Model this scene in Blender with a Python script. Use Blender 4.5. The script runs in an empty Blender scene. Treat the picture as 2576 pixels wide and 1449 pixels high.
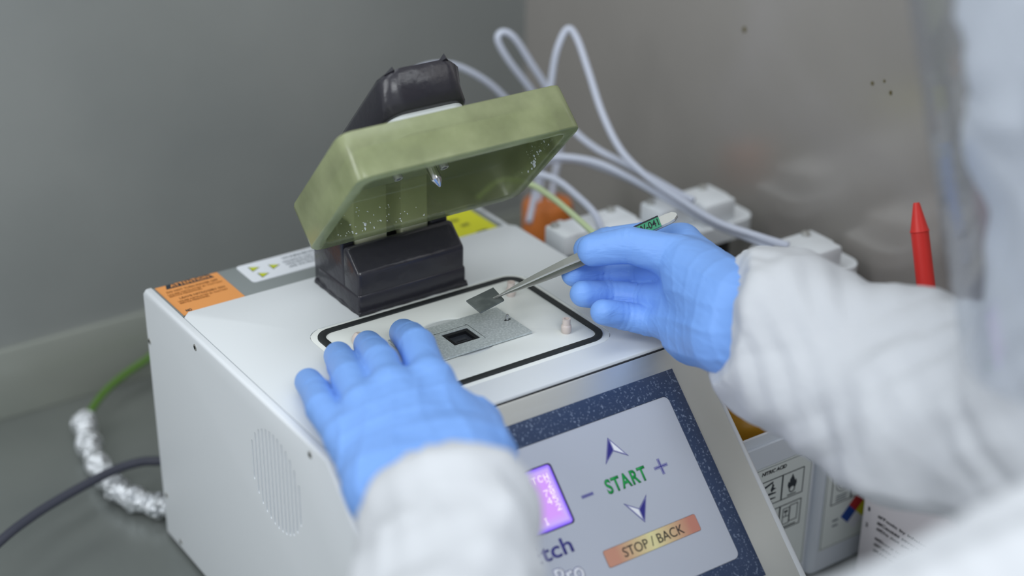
import bpy, bmesh, math, random
import numpy as np
from mathutils import Vector, Matrix

random.seed(7)
rng = np.random.default_rng(11)
SC = bpy.context.scene
COL = SC.collection
ZT = 0.206                      # height of the machine's top deck above the worktop

# ------------------------------------------------------------------ camera
cam_d = bpy.data.cameras.new('camera')
cam_d.sensor_fit = 'HORIZONTAL'
cam_d.sensor_width = 36.0
cam_d.lens = 57.82
cam_d.clip_start = 0.02
cam_d.dof.use_dof = True
cam_d.dof.focus_distance = 1.065
cam_d.dof.aperture_fstop = 2.3
cam_d.dof.aperture_blades = 7
cam = bpy.data.objects.new('camera', cam_d)
COL.objects.link(cam)
cam.matrix_world = Matrix(((0.8247, 0.2466, -0.5091, -0.3710),
                           (-0.5656, 0.3749, -0.7346, -0.7125),
                           (0.0097, 0.8937, 0.4486, 0.5094 + ZT),
                           (0, 0, 0, 1)))
SC.camera = cam

# ------------------------------------------------------------------ light
w = bpy.data.worlds.new('world')
SC.world = w
w.use_nodes = True
bg = w.node_tree.nodes['Background']
bg.inputs[0].default_value = (0.90, 0.95, 1.0, 1)
bg.inputs[1].default_value = 0.64


def area_light(name, loc, target, sx, sy, power, color):
    d = bpy.data.lights.new(name, 'AREA')
    d.shape = 'RECTANGLE'
    d.size, d.size_y, d.energy, d.color = sx, sy, power, color
    o = bpy.data.objects.new(name, d)
    COL.objects.link(o)
    o.location = loc
    o.rotation_euler = (Vector(target) - Vector(loc)).to_track_quat('-Z', 'Y').to_euler()
    return o


area_light('hood_lamp', (0.0, 0.12, 1.25), (0.0, 0.12, 0), 1.1, 0.45, 3.2, (0.92, 0.97, 1.0))
area_light('room_panel', (-0.55, -1.5, 1.75), (0.1, 0.1, 0.2), 1.2, 0.6, 17.0, (0.94, 0.98, 1.0))
area_light('side_panel_lamp', (-1.25, -0.08, 1.10), (0.10, 0.10, 0.2), 0.42, 0.9, 7.0, (0.95, 0.98, 1.0))
area_light('fill_lamp_right', (0.95, -1.65, 1.95), (0.3, 0.0, 0.15), 1.2, 0.6, 9.0, (0.94, 0.98, 1.0))  # added unseen fill, lifts the dark acid containers behind the sleeve
SC.view_settings.view_transform = 'Standard'
SC.view_settings.look = 'None'
SC.view_settings.exposure = 0.0
SC.view_settings.gamma = 1.0
SC.view_settings.use_curve_mapping = False


# ------------------------------------------------------------------ materials
def lin(r, g, b):
    f = lambda c: (c / 255 / 12.92) if c / 255 <= 0.04045 else ((c / 255 + 0.055) / 1.055) ** 2.4
    return (f(r), f(g), f(b), 1.0)


def mat(name, rgb, rough=0.5, metal=0.0, spec=0.5, bump=None, mott=None, trans=0.0, ior=1.45, emit=None):
    """bump = (scale, strength, distance); mott = (scale, rgb2, low, high) noise mottling of the colour."""
    m = bpy.data.materials.new(name)
    m.use_nodes = True
    nt = m.node_tree
    b = nt.nodes['Principled BSDF']
    b.inputs['Base Color'].default_value = lin(*rgb)
    b.inputs['Roughness'].default_value = rough
    b.inputs['Metallic'].default_value = metal
    b.inputs['Specular IOR Level'].default_value = spec
    b.inputs['Transmission Weight'].default_value = trans
    b.inputs['IOR'].default_value = ior
    if emit:
        b.inputs['Emission Color'].default_value = lin(*rgb)
        b.inputs['Emission Strength'].default_value = emit
    tc = nt.nodes.new('ShaderNodeTexCoord')
    if mott:
        n = nt.nodes.new('ShaderNodeTexNoise')
        n.inputs['Scale'].default_value = mott[0]
        n.inputs['Detail'].default_value = 6
        nt.links.new(tc.outputs['Object'], n.inputs['Vector'])
        r = nt.nodes.new('ShaderNodeValToRGB')
        r.color_ramp.elements[0].position = mott[2]
        r.color_ramp.elements[0].color = lin(*rgb)
        r.color_ramp.elements[1].position = mott[3]
        r.color_ramp.elements[1].color = lin(*mott[1])
        nt.links.new(n.outputs['Fac'], r.inputs['Fac'])
        nt.links.new(r.outputs['Color'], b.inputs['Base Color'])
    if bump:
        n = nt.nodes.new('ShaderNodeTexNoise')
        n.inputs['Scale'].default_value = bump[0]
        n.inputs['Detail'].default_value = 5
        nt.links.new(tc.outputs['Object'], n.inputs['Vector'])
        bp = nt.nodes.new('ShaderNodeBump')
        bp.inputs['Strength'].default_value = bump[1]
        bp.inputs['Distance'].default_value = bump[2]
        nt.links.new(n.outputs['Fac'], bp.inputs['Height'])
        nt.links.new(bp.outputs['Normal'], b.inputs['Normal'])
    return m


def node(m, kind, **kw):
    n = m.node_tree.nodes.new(kind)
    for k, v in kw.items():
        n.inputs[k].default_value = v
    return n


def brushed(m, axis_scale, strength=0.15, rlo=0.25, rhi=0.45):
    nt = m.node_tree
    b = nt.nodes['Principled BSDF']
    tc = nt.nodes.new('ShaderNodeTexCoord')
    mp = nt.nodes.new('ShaderNodeMapping')
    mp.inputs['Scale'].default_value = axis_scale
    n = nt.nodes.new('ShaderNodeTexNoise')
    n.inputs['Scale'].default_value = 1.0
    n.inputs['Detail'].default_value = 4
    nt.links.new(tc.outputs['Object'], mp.inputs['Vector'])
    nt.links.new(mp.outputs['Vector'], n.inputs['Vector'])
    r = nt.nodes.new('ShaderNodeMapRange')
    r.inputs['From Min'].default_value = 0.3
    r.inputs['From Max'].default_value = 0.7
    r.inputs['To Min'].default_value = rlo
    r.inputs['To Max'].default_value = rhi
    nt.links.new(n.outputs['Fac'], r.inputs['Value'])
    nt.links.new(r.outputs['Result'], b.inputs['Roughness'])
    bp = nt.nodes.new('ShaderNodeBump')
    bp.inputs['Strength'].default_value = strength
    bp.inputs['Distance'].default_value = 0.0004
    nt.links.new(n.outputs['Fac'], bp.inputs['Height'])
    nt.links.new(bp.outputs['Normal'], b.inputs['Normal'])
    return m


M = {}
M['enamel'] = mat('white_enamel', (219, 223, 226), 0.38, bump=(900, 0.06, 0.0003))
M['chamber'] = mat('white_chamber_plate', (238, 241, 238), 0.22, bump=(500, 0.03, 0.0003))
M['sidepanel'] = mat('side_panel_enamel', (222, 226, 230), 0.45, bump=(1200, 0.10, 0.0003))
M['greystrip'] = mat('grey_strip', (128, 134, 134), 0.5)
M['dark'] = mat('dark_recess', (22, 23, 26), 0.5)
M['rubber'] = mat('black_rubber', (40, 43, 44), 0.5, bump=(1500, 0.15, 0.0003), mott=(260, (64, 68, 68), 0.62, 0.8))
M['steel'] = brushed(mat('brushed_steel', (204, 206, 203), 0.35, 0.75), (14, 1400, 1400), 0.012, 0.30, 0.38)
M['bezel'] = mat('navy_bezel', (50, 64, 92), 0.42, mott=(620, (146, 160, 184), 0.57, 0.78))
M['overlay'] = mat('panel_overlay', (179, 184, 196), 0.42)
M['navy'] = mat('navy_print', (48, 46, 128), 0.5)
M['lav'] = mat('lavender_print', (150, 152, 190), 0.5)
M['printwhite'] = mat('white_print', (232, 234, 240), 0.5)
M['green'] = mat('green_print', (18, 150, 72), 0.5)
M['black'] = mat('black_print', (30, 30, 38), 0.5)
M['greyprint'] = mat('grey_print', (120, 128, 134), 0.6)
M['orange'] = mat('orange_label', (222, 150, 84), 0.55)
M['orangedark'] = mat('brown_print', (150, 100, 52), 0.6)
M['tagblack'] = mat('label_black', (40, 48, 56), 0.5)
M['label'] = mat('white_label', (222, 226, 232), 0.4)
M['yellow'] = mat('yellow_label', (205, 205, 40), 0.45)
M['olive'] = mat('olive_print', (110, 112, 50), 0.6)
M['warn'] = mat('warning_yellow', (190, 200, 40), 0.5)
M['tape'] = mat('black_tape', (44, 43, 50), 0.24, spec=0.55, bump=(38, 0.35, 0.004))
M['cream'] = mat('cream_block', (236, 238, 212), 0.5, mott=(300, (150, 140, 110), 0.72, 0.8))
M['spacer'] = mat('grey_spacer', (205, 210, 212), 0.55, bump=(400, 0.3, 0.0006))
M['chrome'] = mat('polished_steel', (205, 205, 205), 0.14, 1.0)
M['satin'] = mat('satin_steel', (200, 200, 196), 0.34, 0.72, bump=(700, 0.1, 0.0003))
M['galv'] = mat('galvanised_plate', (184, 192, 192), 0.40, 0.2, mott=(620, (212, 218, 218), 0.42, 0.68), bump=(500, 0.12, 0.0003))
M['chip'] = mat('dark_chip', (84, 91, 90), 0.33, 0.0, mott=(90, (112, 118, 116), 0.45, 0.7))
M['plug'] = mat('pink_silicone', (228, 214, 206), 0.35, trans=0.15)
M['glove'] = mat('blue_nitrile', (126, 170, 238), 0.46, spec=0.3)
M['ptfe'] = mat('white_ptfe', (226, 230, 234), 0.45)
M['motor'] = mat('black_motor', (20, 21, 24), 0.45)
M['tube'] = mat('white_tube', (214, 220, 236), 0.3, trans=0.25)
M['tubegreen'] = mat('yellowed_tube', (206, 222, 176), 0.32, trans=0.2)
M['orangecap'] = mat('orange_cap', (204, 116, 52), 0.45)
M['hdpe'] = mat('white_hdpe', (226, 232, 240), 0.42)
M['hdpeclear'] = mat('cloudy_plastic', (196, 202, 200), 0.35, trans=0.35)
M['labelpale'] = mat('pale_label', (232, 238, 234), 0.5)
M['amber'] = mat('amber_glass', (206, 152, 44), 0.22, trans=0.1)
M['red'] = mat('red_plastic', (226, 56, 50), 0.38)
M['blueprint'] = mat('blue_print', (40, 78, 160), 0.5)
M['redprint'] = mat('red_print', (190, 50, 50), 0.5)
M['carton'] = mat('white_carton', (238, 232, 236), 0.6)
M['cablegreen'] = mat('green_cable', (78, 116, 36), 0.45)
M['cableblack'] = mat('black_cable', (58, 60, 72), 0.5)
M['foil'] = mat('crinkled_foil', (215, 218, 222), 0.28, 0.85, bump=(170, 0.9, 0.004))
M['skin'] = mat('skin', (196, 146, 122), 0.5, bump=(300, 0.05, 0.0005))
M['eyewhite'] = mat('eye_white', (235, 235, 232), 0.2)
M['iris'] = mat('brown_iris', (60, 40, 28), 0.2)
M['hair'] = mat('dark_hair', (34, 28, 26), 0.5)
M['lip'] = mat('lip', (168, 96, 88), 0.45)
M['suit'] = mat('white_coverall', (205, 208, 213), 0.62, spec=0.25, bump=(110, 0.28, 0.002))
m = bpy.data.materials.new('clear_visor')
m.use_nodes = True
nt = m.node_tree
nt.nodes.clear()
o_ = nt.nodes.new('ShaderNodeOutputMaterial')
mx = nt.nodes.new('ShaderNodeMixShader')
tr = nt.nodes.new('ShaderNodeBsdfTransparent'); tr.inputs[0].default_value = (0.965, 0.975, 0.99, 1)
gl = nt.nodes.new('ShaderNodeBsdfGlossy'); gl.inputs['Roughness'].default_value = 0.04
fz = nt.nodes.new('ShaderNodeLayerWeight'); fz.inputs['Blend'].default_value = 0.10
cap = nt.nodes.new('ShaderNodeMath'); cap.operation = 'MINIMUM'; cap.inputs[1].default_value = 0.22
nt.links.new(fz.outputs['Fresnel'], cap.inputs[0])
nt.links.new(cap.outputs[0], mx.inputs[0])
nt.links.new(tr.outputs[0], mx.inputs[1]); nt.links.new(gl.outputs[0], mx.inputs[2])
dfv = nt.nodes.new('ShaderNodeBsdfDiffuse'); dfv.inputs[0].default_value = (0.7, 0.74, 0.8, 1)
mv = nt.nodes.new('ShaderNodeMixShader'); mv.inputs[0].default_value = 0.05
nt.links.new(mx.outputs[0], mv.inputs[1]); nt.links.new(dfv.outputs[0], mv.inputs[2])
nt.links.new(mv.outputs[0], o_.inputs[0])
M['visor'] = m
M['steelwall'] = None


def nt_of(m):
    return m.node_tree, m.node_tree.nodes['Principled BSDF']


def make_wall(name, rgb, rgb2, rlo, rhi, specks=False, metal=0.85):
    m = mat(name, rgb, 0.35, metal)
    nt, b = nt_of(m)
    tc = nt.nodes.new('ShaderNodeTexCoord')
    n = node(m, 'ShaderNodeTexNoise', Scale=3.2, Detail=5.0)
    nt.links.new(tc.outputs['Object'], n.inputs['Vector'])
    r = nt.nodes.new('ShaderNodeValToRGB')
    r.color_ramp.elements[0].position, r.color_ramp.elements[1].position = 0.35, 0.72
    r.color_ramp.elements[0].color, r.color_ramp.elements[1].color = lin(*rgb), lin(*rgb2)
    nt.links.new(n.outputs['Fac'], r.inputs['Fac'])
    out = r.outputs['Color']
    if specks:
        v = node(m, 'ShaderNodeTexVoronoi', Scale=9.0)
        nt.links.new(tc.outputs['Object'], v.inputs['Vector'])
        lt = nt.nodes.new('ShaderNodeMath')
        lt.operation = 'LESS_THAN'
        lt.inputs[1].default_value = 0.022
        nt.links.new(v.outputs['Distance'], lt.inputs[0])
        mx = nt.nodes.new('ShaderNodeMix')
        mx.data_type = 'RGBA'
        mx.inputs['B'].default_value = lin(74, 66, 34)
        nt.links.new(lt.outputs[0], mx.inputs['Factor'])
        nt.links.new(out, mx.inputs['A'])
        out = mx.outputs['Result']
    nt.links.new(out, b.inputs['Base Color'])
    mp = nt.nodes.new('ShaderNodeMapRange')
    mp.inputs['From Min'].default_value, mp.inputs['From Max'].default_value = 0.3, 0.7
    mp.inputs['To Min'].default_value, mp.inputs['To Max'].default_value = rlo, rhi
    nt.links.new(n.outputs['Fac'], mp.inputs['Value'])
    nt.links.new(mp.outputs['Result'], b.inputs['Roughness'])
    return m


M['wall_back'] = make_wall('steel_wall_left', (138, 142, 141), (154, 157, 155), 0.34, 0.46, metal=0.35)
M['wall_right'] = make_wall('steel_wall_right', (176, 171, 166), (188, 183, 178), 0.18, 0.26, specks=False, metal=0.4)
M['worktop'] = make_wall('steel_worktop', (120, 125, 123), (142, 146, 142), 0.24, 0.40, metal=0.5)
M['base'] = make_wall('steel_base', (150, 156, 150), (168, 170, 162), 0.30, 0.42, metal=0.4)

# translucent green-yellow lid plastic: clear body with a hazy, etched surface
m = mat('green_clear_plastic', (232, 238, 196), 0.10, trans=1.0, ior=1.42)
nt, b = nt_of(m)
out = nt.nodes['Material Output']
vol = nt.nodes.new('ShaderNodeVolumeAbsorption')
vol.inputs['Color'].default_value = (0.66, 0.74, 0.10, 1)
vol.inputs['Density'].default_value = 9.0
nt.links.new(vol.outputs[0], out.inputs['Volume'])
tc = nt.nodes.new('ShaderNodeTexCoord')
n = node(m, 'ShaderNodeTexNoise', Scale=30.0, Detail=6.0)
nt.links.new(tc.outputs['Object'], n.inputs['Vector'])
mp = nt.nodes.new('ShaderNodeMapRange')
mp.inputs['From Min'].default_value, mp.inputs['From Max'].default_value = 0.35, 0.7
mp.inputs['To Min'].default_value, mp.inputs['To Max'].default_value = 0.10, 0.24
nt.links.new(n.outputs['Fac'], mp.inputs['Value'])
nt.links.new(mp.outputs['Result'], b.inputs['Roughness'])
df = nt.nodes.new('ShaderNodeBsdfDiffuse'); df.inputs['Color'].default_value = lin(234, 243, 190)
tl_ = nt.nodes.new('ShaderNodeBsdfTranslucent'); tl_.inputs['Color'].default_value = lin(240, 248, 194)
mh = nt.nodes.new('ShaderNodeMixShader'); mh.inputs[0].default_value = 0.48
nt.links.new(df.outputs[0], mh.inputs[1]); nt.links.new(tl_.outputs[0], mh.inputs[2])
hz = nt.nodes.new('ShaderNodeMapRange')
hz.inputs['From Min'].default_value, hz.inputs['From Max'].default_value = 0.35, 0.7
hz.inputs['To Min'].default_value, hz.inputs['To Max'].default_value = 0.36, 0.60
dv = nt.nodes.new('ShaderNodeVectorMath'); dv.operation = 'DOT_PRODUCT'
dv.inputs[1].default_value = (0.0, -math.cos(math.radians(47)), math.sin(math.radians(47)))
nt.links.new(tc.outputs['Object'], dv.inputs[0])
fz = nt.nodes.new('ShaderNodeMapRange')      # extra haze paints brightness into the front half, clearer towards the hinge
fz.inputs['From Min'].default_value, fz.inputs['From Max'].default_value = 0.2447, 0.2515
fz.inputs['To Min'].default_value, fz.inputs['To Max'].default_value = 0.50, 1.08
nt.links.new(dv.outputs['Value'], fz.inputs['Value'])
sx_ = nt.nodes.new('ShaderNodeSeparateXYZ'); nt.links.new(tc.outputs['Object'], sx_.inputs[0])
fx_ = nt.nodes.new('ShaderNodeMapRange')     # extra haze on the left wall too
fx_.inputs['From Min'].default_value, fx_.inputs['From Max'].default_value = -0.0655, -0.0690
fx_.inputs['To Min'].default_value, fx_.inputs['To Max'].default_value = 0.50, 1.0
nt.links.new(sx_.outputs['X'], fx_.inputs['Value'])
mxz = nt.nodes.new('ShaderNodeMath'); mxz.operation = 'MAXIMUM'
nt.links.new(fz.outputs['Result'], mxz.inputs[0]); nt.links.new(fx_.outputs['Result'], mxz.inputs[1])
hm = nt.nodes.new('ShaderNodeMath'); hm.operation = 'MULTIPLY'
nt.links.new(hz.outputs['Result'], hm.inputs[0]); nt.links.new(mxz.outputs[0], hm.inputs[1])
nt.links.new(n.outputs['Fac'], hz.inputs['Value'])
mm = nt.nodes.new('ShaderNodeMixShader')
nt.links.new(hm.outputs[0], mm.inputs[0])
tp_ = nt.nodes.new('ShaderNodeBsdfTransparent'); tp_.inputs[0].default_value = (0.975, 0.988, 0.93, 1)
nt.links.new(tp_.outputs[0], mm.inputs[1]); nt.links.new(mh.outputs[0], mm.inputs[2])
gls = nt.nodes.new('ShaderNodeBsdfGlossy')
nt.links.new(mp.outputs['Result'], gls.inputs['Roughness'])
lw_ = nt.nodes.new('ShaderNodeLayerWeight'); lw_.inputs['Blend'].default_value = 0.5
pw_ = nt.nodes.new('ShaderNodeMath'); pw_.operation = 'POWER'; pw_.inputs[1].default_value = 4.0
nt.links.new(lw_.outputs['Facing'], pw_.inputs[0])
fre = nt.nodes.new('ShaderNodeMath'); fre.operation = 'MULTIPLY_ADD'; fre.inputs[1].default_value = 0.42; fre.inputs[2].default_value = 0.045
nt.links.new(pw_.outputs[0], fre.inputs[0])
mg = nt.nodes.new('ShaderNodeMixShader')
nt.links.new(fre.outputs[0], mg.inputs[0])
nt.links.new(mm.outputs[0], mg.inputs[1]); nt.links.new(gls.outputs[0], mg.inputs[2])
nt.links.new(mg.outputs[0], out.inputs['Surface'])
M['lid'] = m

# LCD backlight: pink-violet centre, bluer rim
m = mat('lcd_backlight', (214, 160, 255), 0.3)
nt, b = nt_of(m)
tc = nt.nodes.new('ShaderNodeTexCoord')
sep = nt.nodes.new('ShaderNodeSeparateXYZ')
nt.links.new(tc.outputs['Generated'], sep.inputs[0])


def edge_dist(nt, sock, width):
    a = nt.nodes.new('ShaderNodeMath'); a.operation = 'SUBTRACT'; a.inputs[1].default_value = 0.5
    nt.links.new(sock, a.inputs[0])
    c = nt.nodes.new('ShaderNodeMath'); c.operation = 'ABSOLUTE'
    nt.links.new(a.outputs[0], c.inputs[0])
    r = nt.nodes.new('ShaderNodeMapRange')
    r.inputs['From Min'].default_value, r.inputs['From Max'].default_value = 0.5 - width, 0.5
    nt.links.new(c.outputs[0], r.inputs['Value'])
    return r.outputs['Result']


e1 = edge_dist(nt, sep.outputs['X'], 0.10)
e2 = edge_dist(nt, sep.outputs['Y'], 0.2)
mxm = nt.nodes.new('ShaderNodeMath'); mxm.operation = 'MAXIMUM'
nt.links.new(e1, mxm.inputs[0]); nt.links.new(e2, mxm.inputs[1])
r = nt.nodes.new('ShaderNodeValToRGB')
r.color_ramp.elements[0].color = lin(216, 158, 255)
r.color_ramp.elements[1].color = lin(120, 80, 255)
el = r.color_ramp.elements.new(0.6); el.color = lin(206, 176, 255)
nt.links.new(mxm.outputs[0], r.inputs['Fac'])
b.inputs['Base Color'].default_value = (0.02, 0.02, 0.03, 1)
nt.links.new(r.outputs['Color'], b.inputs['Emission Color'])
b.inputs['Emission Strength'].default_value = 0.95
M['lcd'] = m
M['lcdtext'] = mat('lcd_dots', (250, 240, 255), 0.4, emit=1.15)
M['lcdtext'].node_tree.nodes['Principled BSDF'].inputs['Base Color'].default_value = (0.02, 0.02, 0.02, 1)

# stop bar: salmon ends, yellow middle
m = mat('stop_bar', (200, 130, 100), 0.5)
nt, b = nt_of(m)
tc = nt.nodes.new('ShaderNodeTexCoord')
sep = nt.nodes.new('ShaderNodeSeparateXYZ')
nt.links.new(tc.outputs['Generated'], sep.inputs[0])
r = nt.nodes.new('ShaderNodeValToRGB')
r.color_ramp.elements[0].position = 0.12; r.color_ramp.elements[0].color = lin(196, 142, 120)
r.color_ramp.elements[1].position = 0.92; r.color_ramp.elements[1].color = lin(190, 128, 112)
el = r.color_ramp.elements.new(0.5); el.color = lin(222, 214, 160)
nt.links.new(sep.outputs['X'], r.inputs['Fac'])
nt.links.new(r.outputs['Color'], b.inputs['Base Color'])
M['stop'] = m

# glove: fine stretched wrinkles
nt, b = nt_of(M['glove'])
tc = nt.nodes.new('ShaderNodeTexCoord')
wv = nt.nodes.new('ShaderNodeTexNoise')
wv.inputs['Scale'].default_value = 34; wv.inputs['Detail'].default_value = 3; wv.inputs['Distortion'].default_value = 1.2
mpg = nt.nodes.new('ShaderNodeMapping'); mpg.inputs['Scale'].default_value = (1.0, 1.0, 3.0)
nt.links.new(tc.outputs['Object'], mpg.inputs['Vector'])
nt.links.new(mpg.outputs['Vector'], wv.inputs['Vector'])
bp = nt.nodes.new('ShaderNodeBump'); bp.inputs['Strength'].default_value = 0.30; bp.inputs['Distance'].default_value = 0.004
nt.links.new(wv.outputs['Fac'], bp.inputs['Height'])
nt.links.new(bp.outputs['Normal'], b.inputs['Normal'])


# ------------------------------------------------------------------ object helpers
def empty(name, loc, label, cat, group=None):
    o = bpy.data.objects.new(name, None)
    o.empty_display_size = 0.02
    o.location = loc
    COL.objects.link(o)
    o['label'] = label
    o['category'] = cat
    if group:
        o['group'] = group
    return o


def wloc(o):
    p = Vector(o.location)
    while o.parent:
        o = o.parent
        p = p + Vector(o.location)
    return p


def add(name, verts, faces, m, parent=None, smooth=False, label=None):
    """One mesh object from world coordinates; with a parent its origin moves to the parent's."""
    me = bpy.data.meshes.new(name)
    off = wloc(parent) if parent else Vector((0, 0, 0))
    v = np.asarray(verts, float) - np.array(off)
    me.from_pydata(v.tolist(), [], [tuple(f) for f in faces])
    me.update()
    if smooth:
        me.polygons.foreach_set('use_smooth', [True] * len(me.polygons))
    o = bpy.data.objects.new(name, me)
    COL.objects.link(o)
    if m is not None:
        me.materials.append(m)
    if parent:
        o.parent = parent
    if label:
        o['label'] = label
    return o


def add_bm(name, bm, m, parent=None, smooth=False, label=None, sharp=35):
    bmesh.ops.recalc_face_normals(bm, faces=bm.faces)
    if smooth:
        for f in bm.faces:
            f.smooth = True
        for e in bm.edges:
            if len(e.link_faces) == 2 and e.calc_face_angle(0) > math.radians(sharp):
                e.smooth = False
    off = wloc(parent) if parent else Vector((0, 0, 0))
    if off.length:
        bmesh.ops.translate(bm, verts=bm.verts, vec=-off)
    me = bpy.data.meshes.new(name)
    bm.to_mesh(me)
    bm.free()
    if m is not None:
        me.materials.append(m)
    o = bpy.data.objects.new(name, me)
    COL.objects.link(o)
    if parent:
        o.parent = parent
    if label:
        o['label'] = label
    return o


def tag(o, label, cat, group=None):
    o['label'] = label
    o['category'] = cat
    if group:
        o['group'] = group
    return o


def bm_box(bm, lo, hi, bevel=0.0, seg=2, fn=None):
    vs = [bm.verts.new((x, y, z)) for x in (lo[0], hi[0]) for y in (lo[1], hi[1]) for z in (lo[2], hi[2])]
    fs = []
    for q in ((0, 1, 3, 2), (4, 6, 7, 5), (0, 4, 5, 1), (2, 3, 7, 6), (0, 2, 6, 4), (1, 5, 7, 3)):
        fs.append(bm.faces.new([vs[i] for i in q]))
    new = list(vs)
    if bevel:
        es = {e for f in fs for e in f.edges}
        r = bmesh.ops.bevel(bm, geom=list(es), offset=bevel, segments=seg, affect='EDGES', profile=0.5, clamp_overlap=True)
        new = list({v for f in r['faces'] for v in f.verts} | {v for v in vs if v.is_valid})
    if fn:
        for v in new:
            v.co = Vector(fn(*v.co))
    return bm


def box(name, lo, hi, m, parent=None, bevel=0.0, seg=2, fn=None, label=None):
    bm = bmesh.new()
    bm_box(bm, lo, hi, bevel, seg, fn)
    return add_bm(name, bm, m, parent, smooth=bevel > 0, label=label)


def rrect(x0, x1, y0, y1, r, n=6):
    """Rounded rectangle loop; r is one radius or four (BL, BR, TR, TL)."""
    rs = r if isinstance(r, (list, tuple)) else [r] * 4
    out = []
    for (cx, cy, a0), q in zip(((x0, y0, 180), (x1, y0, 270), (x1, y1, 0), (x0, y1, 90)), rs):
        sx = 1 if cx == x0 else -1
        sy = 1 if cy == y0 else -1
        ox, oy = cx + sx * q, cy + sy * q
        if q <= 0:
            out.append((cx, cy))
            continue
        for i in range(n + 1):
            a = math.radians(a0 + 90 * i / n)
            out.append((ox + q * math.cos(a), oy + q * math.sin(a)))
    return out


def circ(cx, cy, r, n=32):
    return [(cx + r * math.cos(2 * math.pi * i / n), cy + r * math.sin(2 * math.pi * i / n)) for i in range(n)]


def slab(name, outer, h0, h1, m, parent=None, holes=(), fn=None, bevel=0.0, label=None, smooth=True, bevel_if=None):
    """Flat plate with holes: 2-D loops extruded between h0 and h1, then mapped by fn(a, b, h)."""
    bm = bmesh.new()
    loops = [outer] + list(holes)
    rings = []
    for h in (h0, h1):
        rr = []
        for lp in loops:
            rr.append([bm.verts.new((p[0], p[1], h)) for p in lp])
        rings.append(rr)
    for k in range(2):
        es = []
        for ring in rings[k]:
            for i in range(len(ring)):
                a, b_ = ring[i], ring[(i + 1) % len(ring)]
                e = bm.edges.get((a, b_)) or bm.edges.new((a, b_))
                es.append(e)
        if holes:
            bmesh.ops.triangle_fill(bm, use_beauty=True, use_dissolve=False, edges=es)
        else:
            bm.faces.new(rings[k][0])
    for ra, rb in zip(rings[0], rings[1]):
        n_ = len(ra)
        for i in range(n_):
            bm.faces.new((ra[i], ra[(i + 1) % n_], rb[(i + 1) % n_], rb[i]))
    if bevel:
        tops = [e for e in bm.edges if abs(e.verts[0].co.z - h1) < 1e-9 and abs(e.verts[1].co.z - h1) < 1e-9
                and len(e.link_faces) == 2 and e.calc_face_angle(0) > 0.5]
        if bevel_if:
            tops = [e for e in tops if bevel_if((e.verts[0].co + e.verts[1].co) / 2)]
        bmesh.ops.bevel(bm, geom=tops, offset=bevel, segments=2, affect='EDGES', profile=0.5)
    if fn:
        for v in bm.verts:
            v.co = Vector(fn(*v.co))
    return add_bm(name, bm, m, parent, smooth=smooth, label=label, sharp=30)


def prism_x(name, prof, x0, x1, m, parent=None, bevel=0.0, seg=3, label=None):
    """Closed YZ profile extruded along X."""
    bm = bmesh.new()
    a = [bm.verts.new((x0, p[0], p[1])) for p in prof]
    b_ = [bm.verts.new((x1, p[0], p[1])) for p in prof]
    bm.faces.new(a)
    bm.faces.new(b_[::-1])
    n_ = len(prof)
    for i in range(n_):
        bm.faces.new((a[i], b_[i], b_[(i + 1) % n_], a[(i + 1) % n_]))
    bmesh.ops.recalc_face_normals(bm, faces=bm.faces)
    if bevel:
        bmesh.ops.bevel(bm, geom=list(bm.edges), offset=bevel, segments=seg, affect='EDGES', profile=0.5, clamp_overlap=True)
    return add_bm(name, bm, m, parent, smooth=True, label=label)


def bm_lathe(bm, prof, loc, axis=(0, 0, 1), n=28):
    q = Vector((0, 0, 1)).rotation_difference(Vector(axis).normalized())
    rings = []
    for r_, h in prof:
        rings.append([bm.verts.new(Vector(loc) + q @ Vector((r_ * math.cos(2 * math.pi * i / n), r_ * math.sin(2 * math.pi * i / n), h)))
                      for i in range(n)])
    for a, b_ in zip(rings, rings[1:]):
        for i in range(n):
            bm.faces.new((a[i], a[(i + 1) % n], b_[(i + 1) % n], b_[i]))
    bm.faces.new(rings[0][::-1])
    bm.faces.new(rings[-1])


def lathe(name, prof, loc, m, parent=None, axis=(0, 0, 1), n=28, label=None):
    bm = bmesh.new()
    bm_lathe(bm, prof, loc, axis, n)
    return add_bm(name, bm, m, parent, smooth=True, label=label)


def spline(pts, per=10):
    P_ = [np.array(p, float) for p in pts]
    P_ = [2 * P_[0] - P_[1]] + P_ + [2 * P_[-1] - P_[-2]]
    out = []
    for i in range(1, len(P_) - 2):
        p0, p1, p2, p3 = P_[i - 1:i + 3]
        for k in range(per):
            t = k / per
            out.append(0.5 * (2 * p1 + (p2 - p0) * t + (2 * p0 - 5 * p1 + 4 * p2 - p3) * t * t + (3 * p1 - p0 - 3 * p2 + p3) * t ** 3))
    out.append(P_[-2])
    return np.array(out)


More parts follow.
